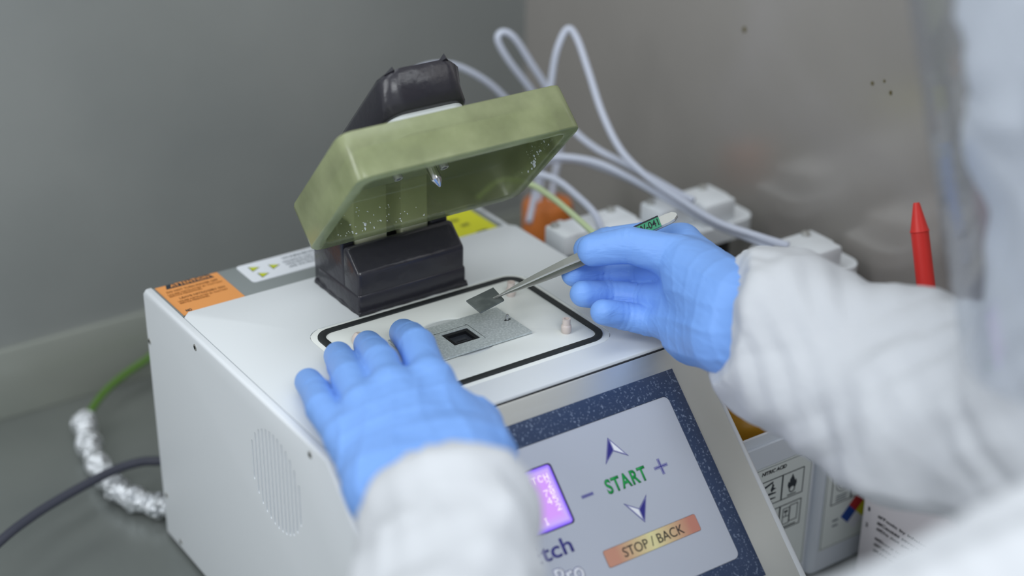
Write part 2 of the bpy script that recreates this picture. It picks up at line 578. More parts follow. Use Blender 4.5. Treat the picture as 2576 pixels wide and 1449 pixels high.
def tube_geo(path, r_, n=12, jitter=0.0):
    path = np.asarray(path)
    rad = r_ if hasattr(r_, '__len__') else [r_] * len(path)
    tan = np.gradient(path, axis=0)
    tan /= np.linalg.norm(tan, axis=1)[:, None]
    up = np.array([0.0, 0, 1]) if abs(tan[0][2]) < 0.9 else np.array([1.0, 0, 0])
    u = np.cross(tan[0], up); u /= np.linalg.norm(u)
    V, F = [], []
    for i, p in enumerate(path):
        u = u - tan[i] * (u @ tan[i]); u /= np.linalg.norm(u)
        v = np.cross(tan[i], u)
        for k in range(n):
            a = 2 * math.pi * k / n
            rr = rad[i] * (1 + (random.uniform(-jitter, jitter) if jitter else 0))
            V.append(p + rr * (math.cos(a) * u + math.sin(a) * v))
    for i in range(len(path) - 1):
        for k in range(n):
            F.append((i * n + k, i * n + (k + 1) % n, (i + 1) * n + (k + 1) % n, (i + 1) * n + k))
    F.append(tuple(range(n))[::-1])
    F.append(tuple((len(path) - 1) * n + k for k in range(n)))
    return V, F


def tube(name, pts, r_, m, parent=None, n=12, per=10, jitter=0.0):
    V, F = tube_geo(spline(pts, per), r_, n, jitter)
    return add(name, V, F, m, parent, smooth=True)


def text(name, s, m, parent, fn, x0, x1, y0, y1, h=0.0002, off=0.0, depth=0.00015, shear=0.0, label=None, space=1.0):
    """Lettering fitted to the box x0..x1, y0..y1 (y up) of the surface map fn(a, b, h)."""
    cu = bpy.data.curves.new(name, 'FONT')
    cu.body = s
    cu.resolution_u = 4
    cu.space_character = space
    cu.shear = shear
    cu.offset = off
    ob = bpy.data.objects.new(name, cu)
    COL.objects.link(ob)
    dg = bpy.context.evaluated_depsgraph_get()
    dg.update()
    me = bpy.data.meshes.new_from_object(ob.evaluated_get(dg))
    bpy.data.objects.remove(ob)
    bm = bmesh.new()
    bm.from_mesh(me)
    bpy.data.meshes.remove(me)
    xs = [v.co.x for v in bm.verts]; ys = [v.co.y for v in bm.verts]
    ax, bx, ay, by = min(xs) + off, max(xs) - off, min(ys) + off, max(ys) - off
    r_ = bmesh.ops.extrude_face_region(bm, geom=list(bm.faces))
    tv = [g for g in r_['geom'] if isinstance(g, bmesh.types.BMVert)]
    ts = set(tv)
    for v in bm.verts:
        a = x0 + (v.co.x - ax) / max(bx - ax, 1e-6) * (x1 - x0)
        b_ = y0 + (v.co.y - ay) / max(by - ay, 1e-6) * (y1 - y0)
        v.co = Vector(fn(a, b_, h + (depth if v in ts else 0)))
    return add_bm(name, bm, m, parent, label=label)


def decal(name, pts, m, parent, fn, h=0.0002, depth=0.00015, label=None):
    return slab(name, pts, h, h + depth, m, parent, fn=fn, smooth=False, label=label)


def bars(name, rects, m, parent, fn, h=0.0002, depth=0.00015, label=None):
    """Several small axis-aligned printed bars joined into one printed part."""
    bm = bmesh.new()
    for (a0, a1, b0, b1) in rects:
        bm_box(bm, (a0, b0, h), (a1, b1, h + depth), fn=fn)
    return add_bm(name, bm, m, parent, label=label)


def frame_rects(a0, a1, b0, b1, t):
    return [(a0, a1, b0, b0 + t), (a0, a1, b1 - t, b1), (a0, a0 + t, b0 + t, b1 - t), (a1 - t, a1, b0 + t, b1 - t)]


# ------------------------------------------------------------------ the hood around it
def struct(o):
    o['kind'] = 'structure'
    return o


struct(box('floor', (-1.1, -0.36, -0.02), (0.478, 0.495, 0.0), M['worktop']))
struct(box('wall_back', (-1.1, 0.495, -0.02), (0.498, 0.515, 1.5), M['wall_back']))
struct(box('wall_right', (0.478, -0.36, -0.02), (0.498, 0.495, 1.5), M['wall_right']))
struct(box('baseboard_back', (-1.1, 0.489, 0.0), (0.478, 0.495, 0.063), M['base'], bevel=0.0015))

# dried olive stains on the right wall
M['stain'] = mat('olive_stain', (92, 84, 48), 0.7)
wr_ = bpy.data.objects['wall_right']
for (y, z, r_) in [(0.1992, 0.3235, 0.0022), (0.0619, 0.3203, 0.0014), (0.051, 0.3253, 0.001), (0.0438, 0.3186, 0.0014)]:
    lp = [(y + r_ * (0.8 + 0.35 * random.random()) * math.cos(2 * math.pi * i / 10), z + 1.2 * r_ * (0.8 + 0.35 * random.random()) * math.sin(2 * math.pi * i / 10)) for i in range(10)]
    slab('stain', lp, 0.0, 0.0003, M['stain'], wr_, fn=lambda a, b_, h: (0.478 - h, a, b_))

# ------------------------------------------------------------------ the etching machine
mach = empty('etching_machine', (0.135, 0.10, 0.0),
             'white benchtop etching machine with raised clear green lid and START control panel', 'machine')


def T(x, y, z):                       # deck coordinates -> world
    return (x, y, z + ZT)


C45 = math.sqrt(0.5)


def S(x, mq, h):                      # sloping front: x across, mq = minus distance down the slope, h off the surface
    q = -mq
    return (x, -q * C45 - h * C45, ZT - 0.0006 - q * C45 + h * C45)


prof = [(0.262, 0.003), (0.262, ZT - 0.004), (0.258, ZT), (0.0, ZT), (-0.133, ZT - 0.133), (-0.133, 0.003)]


def side_panel(x0, x1, zdrop, grooves):
    bm = bmesh.new()
    pr = [(p[0], p[1] - (zdrop if p[1] > 0.19 else 0)) for p in prof]
    a = [bm.verts.new((x0, p[0], p[1])) for p in pr]
    b_ = [bm.verts.new((x1, p[0], p[1])) for p in pr]
    fa = bm.faces.new(a)
    fb = bm.faces.new(b_[::-1])
    n_ = len(pr)
    for i in range(n_):
        bm.faces.new((a[i], b_[i], b_[(i + 1) % n_], a[(i + 1) % n_]))
    bmesh.ops.recalc_face_normals(bm, faces=bm.faces)
    f_out = fa if grooves else fb
    bmesh.ops.bevel(bm, geom=list(f_out.edges), offset=0.0022, segments=3, affect='EDGES', profile=0.5)
    o = add_bm('side_panel', bm, M['sidepanel'], mach, smooth=True, sharp=50)
    if grooves:
        gb = bmesh.new()
        off = wloc(mach)
        cy, cz, R = 0.0675, ZT - 0.0525, 0.0345
        for k in range(13):
            y = cy + (k - 6) * 0.0052
            hh = math.sqrt(max(R * R - (y - cy) ** 2, 1e-6))
            lp = []
            for i in range(9):
                a_ = math.pi * i / 8
                lp.append((y + 0.0011 * math.cos(a_), cz + hh - 0.0011 + 0.0011 * math.sin(a_)))
            for i in range(9):
                a_ = math.pi + math.pi * i / 8
                lp.append((y + 0.0011 * math.cos(a_), cz - hh + 0.0011 + 0.0011 * math.sin(a_)))
            va = [gb.verts.new((x0 - 0.002 - off[0], p[0] - off[1], p[1] - off[2])) for p in lp]
            vb = [gb.verts.new((x0 + 0.0013 - off[0], p[0] - off[1], p[1] - off[2])) for p in lp]
            gb.faces.new(va); gb.faces.new(vb[::-1])
            for i in range(len(lp)):
                j = (i + 1) % len(lp)
                gb.faces.new((va[i], vb[i], vb[j], va[j]))
        bmesh.ops.recalc_face_normals(gb, faces=gb.faces)
        me = bpy.data.meshes.new('cut')
        gb.to_mesh(me); gb.free()
        co = bpy.data.objects.new('cut', me)
        COL.objects.link(co)
        co.location = off
        md = o.modifiers.new('b', 'BOOLEAN')
        md.operation, md.object, md.solver = 'DIFFERENCE', co, 'EXACT'
        bpy.context.view_layer.update()
        dg = bpy.context.evaluated_depsgraph_get()
        nm = bpy.data.meshes.new_from_object(o.evaluated_get(dg))
        o.modifiers.clear()
        o.data = nm
        nm.name = 'side_panel'
        bpy.data.objects.remove(co)
    return o


side_panel(-0.0053, -0.0001, 0.0, True)
side_panel(0.2651, 0.2703, 0.0035, False)
# screws in the left panel: shallow head with a dark socket
for (y, z) in ((0.1767, -0.0078), (0.0192, -0.0068), (0.2572, -0.0397), (0.2545, -0.1663), (0.2353, -0.1961)):
    bm = bmesh.new()
    bm_lathe(bm, [(0.0024, -0.001), (0.0024, 0.0002), (0.0021, 0.0004)], (-0.0053, y, ZT + z), (-1, 0, 0), 16)
    s = add_bm('screw', bm, M['satin'], mach, smooth=True)
    bm = bmesh.new()
    bm_lathe(bm, [(0.0014, 0.0), (0.0014, 0.00055)], (-0.0053, y, ZT + z), (-1, 0, 0), 6)
    add_bm('socket', bm, M['dark'], s)

# deck: cover with a rounded cut-out for the chamber plate
cov = [(0.0004, 0.0002), (0.2697, 0.0002), (0.2697, 0.207), (0.2645, 0.213), (0.0065, 0.213), (0.0004, 0.2065)]
slab('top_cover', cov, -0.0045, 0.0, M['enamel'], mach, holes=[rrect(0.0553, 0.2251, 0.0243, 0.1426, 0.0145, 8)[::-1]], fn=T, bevel=0.0022,
     bevel_if=lambda c: c.y < 0.01 or c.y > 0.2 or c.x < 0.01 or c.x > 0.26)
box('front_fold', (0.0004, -0.0012, ZT - 0.010), (0.2649, 0.0008, ZT - 0.0022), M['dark'], mach)
slab('chamber_plate', rrect(0.0556, 0.2248, 0.0246, 0.1423, 0.0142, 8), -0.0040, -0.0003, M['chamber'], mach,
     holes=[circ(0.1378, 0.0835, 0.0262, 40)[::-1]], fn=T, bevel=0.0004)
slab('gasket', rrect(0.0593, 0.2211, 0.0285, 0.1383, 0.0125, 8), -0.0006, 0.0008, M['rubber'], mach,
     holes=[rrect(0.0646, 0.2163, 0.0332, 0.1335, 0.0080, 8)[::-1]], fn=T, bevel=0.0003)
slab('etch_well', circ(0.1378, 0.0835, 0.0258, 40), -0.0030, -0.0009, M['spacer'], mach, holes=[circ(0.1378, 0.0796, 0.0165, 32)[::-1]], fn=T, bevel=0.0003)
# body shell under the deck
box('chassis', (0.0004, 0.0015, 0.006), (0.2646, 0.2605, ZT - 0.0088), M['dark'], mach)
box('rear_strip', (0.0, 0.2125, ZT - 0.0055), (0.2651, 0.2618, ZT - 0.0030), M['greystrip'], mach, bevel=0.0005)
box('back_panel', (0.0, 0.2605, 0.006), (0.2651, 0.2618, ZT - 0.0056), M['sidepanel'], mach)
for fx in (0.02, 0.245):
    for fy in (-0.11, 0.235):
        lathe('foot', [(0.009, 0.0), (0.009, 0.006)], (fx, fy, 0.0), M['rubber'], mach, n=16)

# rear labels
LZ = -0.0030


def TL(x, y, h):
    return (x, y, ZT + LZ + h)


lb = slab('attention_label', [(0.0035, 0.2128), (0.0502, 0.2128), (0.0502, 0.2608), (0.0035, 0.2608)], 0.0, 0.0004, M['orange'], mach, fn=TL,
          label='orange attention label on the rear strip')
decal('title_band', [(0.0095, 0.2545), (0.0455, 0.2545), (0.0435, 0.2609), (0.0115, 0.2609)], M['tagblack'], lb, TL, 0.0004, 0.0001)
text('lettering', 'ATTENTION', M['orange'], lb, TL, 0.0135, 0.0425, 0.2557, 0.2600, 0.0006, 0.02)
text('lettering', 'DO NOT TURN POWER OFF', M['orangedark'], lb, TL, 0.0075, 0.0455, 0.2485, 0.2510, 0.0005, 0.02)
text('lettering', 'UNLESS INSTRUCTED BY FACTORY\nSERVICE PERSONNEL', M['orangedark'], lb, TL, 0.0065, 0.0475, 0.2418, 0.2466, 0.0005, 0.0)
text('lettering', 'LEAVE NITROGEN ON', M['orangedark'], lb, TL, 0.0115, 0.0450, 0.2360, 0.2385, 0.0005, 0.02)
text('lettering', 'UNLESS INSTRUCTED BY FACTORY\nSERVICE PERSONNEL', M['orangedark'], lb, TL, 0.0085, 0.0455, 0.2290, 0.2340, 0.0005, 0.0)
text('lettering', 'NO', M['tagblack'], lb, TL, 0.0075, 0.0115, 0.2165, 0.2195, 0.0005, 0.02)
lb = slab('warning_label', rrect(0.0645, 0.150, 0.2318, 0.2610, 0.003), 0.0, 0.0004, M['label'], mach, fn=TL, label='white warning label with three yellow triangles')
for (x, y) in ((0.0745, 0.2515), (0.0885, 0.2475), (0.0760, 0.2395)):
    tri = [(x - 0.0042, y - 0.0028), (x + 0.0042, y - 0.0028), (x, y + 0.0046)]
    # triangles are printed sideways, points to the right
    rt = lambda p: (x + (p[1] - y) * 1.0, y - (p[0] - x) * 1.0)
    decal('warning_triangle', [rt(p) for p in tri], M['tagblack'], lb, TL, 0.0004, 0.0001)
    t2 = [(x - 0.0034, y - 0.0023), (x + 0.0034, y - 0.0023), (x, y + 0.0038)]
    decal('warning_triangle', [rt(p) for p in t2], M['warn'], lb, TL, 0.00052, 0.0001)
text('lettering', 'WARNING', M['greyprint'], lb, TL, 0.0985, 0.125, 0.2535, 0.2570, 0.0005, 0.02)
for k in range(3):
    text('lettering', ('HAZARDOUS ACIDS AND VAPORS', 'WEAR PROTECTIVE CLOTHING', 'AND EYE PROTECTION')[k], M['greyprint'], lb, TL,
         0.0965, 0.136 - 0.003 * k, 0.2482 - 0.0046 * k, 0.2508 - 0.0046 * k, 0.0005, 0.01)
lb = slab('yellow_label', [(0.196, 0.2128), (0.2590, 0.2128), (0.2590, 0.2605), (0.196, 0.2605)], 0.0, 0.0004, M['yellow'], mach, fn=TL,
          label='yellow label behind the hinge')
text('lettering', 'CAUTION', M['olive'], lb, TL, 0.2285, 0.2410, 0.2410, 0.2450, 0.0005, 0.04)
text('lettering', 'HOT', M['olive'], lb, TL, 0.2370, 0.2440, 0.2300, 0.2340, 0.0005, 0.05)
text('lettering', 'ACID', M['tagblack'], lb, TL, 0.2400, 0.2500, 0.2145, 0.2178, 0.0005, 0.04)
text('lettering', 'DANGER', M['olive'], lb, TL, 0.2240, 0.2350, 0.2520, 0.2555, 0.0005, 0.03)

# sloping stainless front
fr = [(-0.0006, -0.0012), (0.0006, -0.0034)]
prism_x('front_panel', [(-0.0004, ZT - 0.0034), (-0.0014, ZT - 0.0026), (-0.0024, ZT - 0.0030), (-0.131, ZT - 0.1316), (-0.131, 0.006), (-0.1285, 0.006),
                        (-0.1285, ZT - 0.1330), (-0.0020, ZT - 0.0066), (-0.0004, ZT - 0.0060)], 0.0001, 0.2650, M['steel'], mach)


def PF(x, mq, h):                     # printed surface of the panel
    return S(x, mq, h)


bez = slab('bezel', [(0.0297, -0.1586), (0.2404, -0.1586), (0.2404, -0.0160), (0.0297, -0.0160)], 0.0, 0.0014, M['bezel'], mach,
           holes=[rrect(0.0417, 0.2284, -0.1422, -0.0312, 0.0042, 5)[::-1]], fn=S, bevel=0.0002)
pan = slab('control_panel', rrect(0.0419, 0.2282, -0.1420, -0.0314, 0.0040, 5), 0.0002, 0.0010, M['overlay'], mach,
           holes=[rrect(0.0632, 0.1296, -0.0846, -0.0452, 0.0025, 4)[::-1]], fn=S)
PH = 0.00102
slab('screen_well', rrect(0.0630, 0.1298, -0.0848, -0.0450, 0.0025, 4), 0.0, 0.0002, M['dark'], mach, fn=S)
lcd = slab('lcd_screen', rrect(0.0638, 0.1286, -0.0838, -0.0459, 0.0022, 4), 0.0002, 0.0004, M['lcd'], mach, fn=S, label='violet backlit screen')
# generated coordinates need the flat layout: keep the screen mesh in world slope but tag its text as sub-parts
GL = {'E': '11111 10000 10000 11110 10000 10000 11111', 'T': '11111 00100 00100 00100 00100 00100 00100', 'C': '01110 10001 10000 10000 10000 10001 01110',
      'H': '10001 10001 10001 11111 10001 10001 10001', '2': '01110 10001 00001 00010 00100 01000 11111', '7': '11111 00001 00010 00100 01000 01000 01000',
      '0': '01110 10001 10011 10101 11001 10001 01110', '4': '00010 00110 01010 10010 11111 00010 00010', '5': '11111 10000 11110 00001 00001 10001 01110',
      'I': '01110 00100 00100 00100 00100 00100 01110', 'M': '10001 11011 10101 10101 10001 10001 10001', 'S': '01111 10000 10000 01110 00001 00001 11110',
      'K': '10001 10010 10100 11000 10100 10010 10001', 'L': '10000 10000 10000 10000 10000 10000 11111'}


def lcd_text(s, xr, qc):
    """dot-matrix row, right edge at xr, centred at slope distance qc."""
    px, py, pitch = 0.00062, 0.00060, 0.0042
    rects = []
    for i, ch in enumerate(s):
        if ch == ' ':
            continue
        x = xr - (len(s) - i) * pitch + 0.0006
        for rr, row in enumerate(GL[ch].split()):
            for cc, bit in enumerate(row):
                if bit == '1':
                    a = x + cc * px
                    q = qc - 3.5 * py + rr * py
                    rects.append((a, a + px * 0.94, -(q + py * 0.94), -q))
    o = bars('lettering', rects, M['lcdtext'], lcd, S, 0.0004, 0.0001)
    o['kind'] = 'stuff'


lcd_text('ETCH', 0.1252, 0.0528)
lcd_text('2', 0.1252, 0.0574)
lcd_text('70', 0.1252, 0.0622)
lcd_text('45', 0.1252, 0.0671)
lcd_text('2', 0.1252, 0.0722)
lcd_text('I', 0.1135, 0.0780)


def printed(name, pts, m, h=0.0, label=None):
    return decal(name, pts, m, pan, S, PH + h, 0.00008, label)


def inset(pts, d):
    c = np.mean(pts, axis=0)
    P_ = np.array(pts, float)
    n_ = len(P_)
    area = sum(P_[i][0] * P_[(i + 1) % n_][1] - P_[(i + 1) % n_][0] * P_[i][1] for i in range(n_))
    out = []
    for i in range(n_):
        a, b_, e = P_[i - 1], P_[i], P_[(i + 1) % n_]
        d1, d2 = b_ - a, e - b_
        n1 = np.array([-d1[1], d1[0]]) / np.linalg.norm(d1)
        n2 = np.array([-d2[1], d2[0]]) / np.linalg.norm(d2)
        if area < 0:
            n1, n2 = -n1, -n2
        A = np.array([n1, n2])
        out.append(tuple(np.linalg.solve(A, np.array([n1 @ b_ + d, n2 @ b_ + d]))))
    return out


for (tip, l, mid, r_, up) in (((0.1742, -0.0434), (0.1651, -0.0588), (0.1742, -0.0526), (0.1833, -0.0588), True),
                              ((0.1743, -0.1003), (0.1653, -0.0846), (0.1744, -0.0910), (0.1834, -0.0846), False)):
    a = [tip, l, mid, r_]
    if not up:
        a = [tip, r_, mid, l]
    ar = printed('arrow_key', a, M['navy'])
    ii = inset(a, 0.00032)
    decal('arrow_band', ii, M['lav'], ar, S, PH + 0.0001, 0.00008)
    jj = inset(a, 0.00062)
    decal('arrow_fill', [jj[0], jj[1], jj[2]], M['navy'], ar, S, PH + 0.0002, 0.00008)
    kk = inset([a[0], a[2], a[3]], 0.0008)
    decal('arrow_fill', kk, M['printwhite'], ar, S, PH + 0.0002, 0.00008)
# plus and minus keys
def cross(cx, cy, L_, w_):
    return [(cx - L_, cy - w_), (cx - w_, cy - w_), (cx - w_, cy - L_), (cx + w_, cy - L_), (cx + w_, cy - w_), (cx + L_, cy - w_),
            (cx + L_, cy + w_), (cx + w_, cy + w_), (cx + w_, cy + L_), (cx - w_, cy + L_), (cx - w_, cy + w_), (cx - L_, cy + w_)]


pk = printed('plus_key', cross(0.2017, -0.0719, 0.0052, 0.0010), M['navy'])
decal('key_band', cross(0.2017, -0.0719, 0.0050, 0.00082), M['lav'], pk, S, PH + 0.0001, 0.00008)
decal('key_fill', cross(0.2017, -0.0719, 0.0045, 0.0003), M['navy'], pk, S, PH + 0.0002, 0.00008)
R4 = lambda a0, a1, b0, b1: [(a0, b0), (a1, b0), (a1, b1), (a0, b1)]
mk = printed('minus_key', R4(0.1400, 0.1488, -0.0732, -0.0711), M['navy'])
decal('key_band', R4(0.1402, 0.1486, -0.0730, -0.0713), M['lav'], mk, S, PH + 0.0001, 0.00008)
decal('key_fill', R4(0.1405, 0.1483, -0.0725, -0.0718), M['navy'], mk, S, PH + 0.0002, 0.00008)
text('start_legend', 'START', M['black'], pan, S, 0.1590, 0.1898, -0.0764, -0.0676, PH, 0.034, 0.00006, space=1.14)
text('start_legend', 'START', M['green'], pan, S, 0.1590, 0.1898, -0.0764, -0.0676, PH + 0.0001, 0.020, 0.00006, space=1.14)
sk = printed('stop_key', rrect(0.1381, 0.2101, -0.1177, -0.1066, 0.0014), M['black'])
decal('key_fill', rrect(0.1383, 0.2099, -0.1175, -0.1068, 0.0012), M['stop'], sk, S, PH + 0.0001, 0.00008)
text('lettering', 'STOP / BACK', M['black'], sk, S, 0.1512, 0.1980, -0.1153, -0.1093, PH + 0.0002, 0.0)
text('logo', 'JetEtch', M['navy'], pan, S, 0.0700, 0.1205, -0.1034, -0.0902, PH, 0.012)
text('logo', 'Pro', M['navy'], pan, S, 0.1022, 0.1207, -0.1172, -0.1062, PH, 0.035)
text('logo', 'Pro', M['printwhite'], pan, S, 0.1022, 0.1207, -0.1172, -0.1062, PH + 0.0001, 0.012)

# silicone plugs standing on the chamber plate
for (x, y, full) in ((0.2003, 0.0490, 1), (0.2003, 0.1130, 1), (0.0790, 0.1110, 0)):
    k = 1.12 if full else 1.3
    lathe('silicone_plug', [(0.0024 * k, -0.0003), (0.0030 * k, 0.0008), (0.0031 * k, 0.0040), (0.0029 * k, 0.0052), (0.0024 * k, 0.0058), (0.0024 * k, 0.0092),
                            (0.0025 * k, 0.0100), (0.0016, 0.0100), (0.0014, 0.0070)] if full else
          [(0.0028 * k, -0.0003), (0.0034 * k, 0.0010), (0.0034 * k, 0.0040), (0.0026 * k, 0.0062), (0.0018 * k, 0.0070)], T(x, y, 0), M['plug'], mach, axis=(0, 0, 1) if full else (0.25, 0.0, 1.0), n=20)
lathe('locating_pin', [(0.0010, -0.0003), (0.0010, 0.0050), (0.0008, 0.0054)], T(0.1762, 0.0822, 0), M['chrome'], mach, n=16)

# --- hinge housing wrapped in tape
bm = bmesh.new()


def add_prism(bm, prof, x0, x1, bevel, seg=3):
    a = [bm.verts.new((x0, p[0], p[1] + ZT)) for p in prof]
    b_ = [bm.verts.new((x1, p[0], p[1] + ZT)) for p in prof]
    fs = [bm.faces.new(a), bm.faces.new(b_[::-1])]
    n_ = len(prof)
    for i in range(n_):
        fs.append(bm.faces.new((a[i], b_[i], b_[(i + 1) % n_], a[(i + 1) % n_])))
    es = list({e for f in fs for e in f.edges})
    bmesh.ops.recalc_face_normals(bm, faces=fs)
    if bevel:
        bmesh.ops.bevel(bm, geom=es, offset=bevel, segments=seg, affect='EDGES', profile=0.5, clamp_overlap=True)


add_prism(bm, [(0.1432, -0.001), (0.1424, 0.030), (0.1582, 0.0440), (0.1640, 0.0425), (0.1640, -0.001)], 0.0985, 0.1820, 0.0026)
add_prism(bm, [(0.1600, -0.001), (0.1655, 0.0480), (0.1720, 0.0560), (0.2050, 0.0560), (0.2050, -0.001)], 0.0985, 0.1090, 0.0020)
add_prism(bm, [(0.1600, -0.001), (0.1640, 0.0440), (0.1720, 0.0520), (0.2050, 0.0520), (0.2050, -0.001)], 0.1680, 0.1820, 0.0020)
add_prism(bm, [(0.1980, -0.001), (0.1980, 0.0500), (0.2060, 0.0500), (0.2060, -0.001)], 0.0990, 0.1815, 0.0015)
add_bm('hinge_housing', bm, M['tape'], mach, smooth=True, sharp=50, label='black tape-wrapped hinge housing')
# curled tape skirt around the foot of the housing
sk_pts = [(0.0980, 0.2040), (0.0978, 0.1900), (0.0979, 0.1650), (0.0983, 0.1445), (0.1000, 0.1418), (0.1200, 0.1422), (0.1400, 0.1421), (0.1650, 0.1422),
          (0.1810, 0.1418), (0.1832, 0.1440), (0.1830, 0.1650), (0.1829, 0.2040)]
V, F = [], []
pp = spline([(p[0], p[1], 0) for p in sk_pts], 6)
cc = np.array([0.1405, 0.174, 0])
for i, p in enumerate(pp):
    d = (p - cc) / np.linalg.norm(p - cc)
    wob = 0.0006 * math.sin(i * 1.7) + 0.0003 * math.sin(i * 0.61)
    V += [T(*(p + d * (0.0006 + wob * 0.4) + np.array([0, 0, 0.0003]))), T(*(p - d * 0.0002 + np.array([0, 0, 0.0035 + wob]))), T(*(p - d * 0.003 + np.array([0, 0, 0.001])))]
for i in range(len(pp) - 1):
    for k in range(3):
        F.append((i * 3 + k, i * 3 + (k + 1) % 3, (i + 1) * 3 + (k + 1) % 3, (i + 1) * 3 + k))
F += [(0, 1, 2), tuple(len(V) - 3 + k for k in (2, 1, 0))]
add('tape_skirt', V, F, M['tape'], mach, smooth=True)
# tape seam: a thin overlapping strip edge across front and side
strip = []
bm = bmesh.new()
bm_box(bm, (0.0979, 0.1419, ZT + 0.0), (0.1826, 0.1990, ZT + 0.0155), bevel=0.0022)
add_bm('tape_wrap', bm, M['tape'], mach, smooth=True, sharp=50)
box('hinge_block', (0.1094, 0.1660, ZT + 0.0160), (0.1345, 0.1970, ZT + 0.0790), M['cream'], mach, bevel=0.0008)
box('hinge_block', (0.1462, 0.1660, ZT + 0.0160), (0.1668, 0.1970, ZT + 0.0790), M['cream'], mach, bevel=0.0008)
bm = bmesh.new()
bm_lathe(bm, [(0.0075, -0.0064), (0.0082, -0.0055), (0.0082, 0.0055), (0.0075, 0.0064)], T(0.1404, 0.181, 0.036), (1, 0, 0), 24)
add_bm('hinge_shaft', bm, M['dark'], mach, smooth=True)
box('hinge_core', (0.1340, 0.186, ZT + 0.016), (0.1466, 0.1965, ZT + 0.078), M['cream'], mach)

# --- lid (rotated open by 47 degrees about the hinge)
th = math.radians(47)
rB = np.array([0.0, 0.1363, 0.059 + ZT])
LF = np.array([0, -math.cos(th), math.sin(th)])
LN = np.array([0, math.sin(th), math.cos(th)])
LD, LH = 0.1045, 0.0312


def L(x, y, z):                       # lid frame: y from the hinge side to the front rim, z up from the rim plane
    return np.array([x, 0, 0]) + rB + LF * y + LN * z


X0, X1 = 0.0585, 0.2215


def chamf(x0, x1, y0, y1, c, r_=0.0):
    return [(x0 + c, y0), (x1 - c, y0), (x1, y0 + c), (x1, y1 - c), (x1 - c, y1), (x0 + c, y1), (x0, y1 - c), (x0, y0 + c)]


def lid_mesh():
    bm = bmesh.new()
    wt = 0.0088
    oc = rrect(X0, X1, 0.0, LD, [0.012, 0.012, 0.0085, 0.0085], 3)
    ic = rrect(X0 + wt, X1 - wt, wt, LD - wt, [0.0080, 0.0080, 0.0060, 0.0060], 3)
    o0 = [bm.verts.new((p[0], p[1], 0)) for p in oc]
    o1 = [bm.verts.new((p[0], p[1], LH)) for p in oc]
    i0 = [bm.verts.new((p[0], p[1], 0)) for p in ic]
    i1 = [bm.verts.new((p[0], p[1], LH - 0.0082)) for p in ic]
    n_ = len(oc)
    for i in range(n_):
        j = (i + 1) % n_
        bm.faces.new((o0[i], o0[j], o1[j], o1[i]))
        bm.faces.new((i0[j], i0[i], i1[i], i1[j]))
        bm.faces.new((o0[j], o0[i], i0[i], i0[j]))
    bm.faces.new(o1)
    bm.faces.new(i1[::-1])
    bmesh.ops.recalc_face_normals(bm, faces=bm.faces)
    es = [e for e in bm.edges if len(e.link_faces) == 2 and e.calc_face_angle(0) > 1.2]
    bmesh.ops.bevel(bm, geom=es, offset=0.0011, segments=3, affect='EDGES', profile=0.5, clamp_overlap=True)
    for v in bm.verts:
        v.co = Vector(L(*v.co))
    return bm


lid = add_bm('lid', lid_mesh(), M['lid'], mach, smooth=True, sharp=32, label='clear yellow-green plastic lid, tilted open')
ceil = LH - 0.0082
NA = -LN
# nozzle
noz = lathe('nozzle', [(0.0036, -0.0010), (0.0036, 0.0150), (0.0034, 0.0153), (0.0007, 0.0202), (0.0004, 0.0204)], L(0.1377, 0.052, ceil), M['chrome'], lid, axis=NA, n=14,
            label='pointed steel nozzle')
for bx in (0.1203, 0.1549):
    bl = lathe('bolt', [(0.0030, -0.0005), (0.0031, 0.0030), (0.0029, 0.0036), (0.0016, 0.0036), (0.0016, 0.0018)], L(bx, 0.0382, ceil), M['satin'], lid, axis=NA, n=24)
# dried white splashes inside the rear and right wall
spl = bmesh.new()


def blob(bm, c, ax_u, ax_v, nrm, r_):
    n_ = 9
    ph = random.uniform(0, 6)
    ring = []
    for i in range(n_):
        a = 2 * math.pi * i / n_
        rr = r_ * (1 + 0.22 * math.sin(2 * a + ph) + 0.1 * math.sin(3 * a))
        ring.append(bm.verts.new(Vector(c + rr * math.cos(a) * ax_u + rr * math.sin(a) * ax_v)))
    top = bm.verts.new(Vector(c + nrm * min(0.0004, r_ * 0.3)))
    for i in range(n_):
        bm.faces.new((ring[i], ring[(i + 1) % n_], top))


EX = np.array([1.0, 0, 0])
for k in range(46):
    x = 0.067 + 0.055 * random.random() ** 1.2 + (0.02 if random.random() < 0.2 else 0)
    z = 0.002 + 0.017 * random.random() ** 1.6
    r_ = 0.0002 + 0.0003 * random.random()
    blob(spl, L(x + 0.012, 0.00895, z), EX, LN, LF, r_)
for (x, z, r_) in ((0.1005, 0.0062, 0.0011), (0.0993, 0.0035, 0.0008), (0.0905, 0.0085, 0.0006), (0.0935, 0.0062, 0.0004), (0.1120, 0.0060, 0.0007), (0.0900, 0.0036, 0.0005),
                   (0.092, 0.0017, 0.0006), (0.0845, 0.0150, 0.0004), (0.0985, 0.0130, 0.0004)):
    blob(spl, L(x, 0.00895, z), EX, LN, LF, r_)
for k in range(50):
    y = 0.058 + 0.030 * random.gauss(0, 0.55)
    z = 0.004 + abs(random.gauss(0, 0.006))
    if 0.014 < y < 0.092 and z < 0.02:
        blob(spl, L(X1 - 0.0089, y, z), LF, LN, -EX, 0.0002 + 0.0007 * random.random() ** 3)
for k in range(12):
    blob(spl, L(X1 - 0.0089, 0.048 + random.gauss(0, 0.004), 0.002 + abs(random.gauss(0, 0.0022))), LF, LN, -EX, 0.0009)
sp_o = add_bm('splash_marks', spl, M['label'], lid)
sp_o['kind'] = 'stuff'

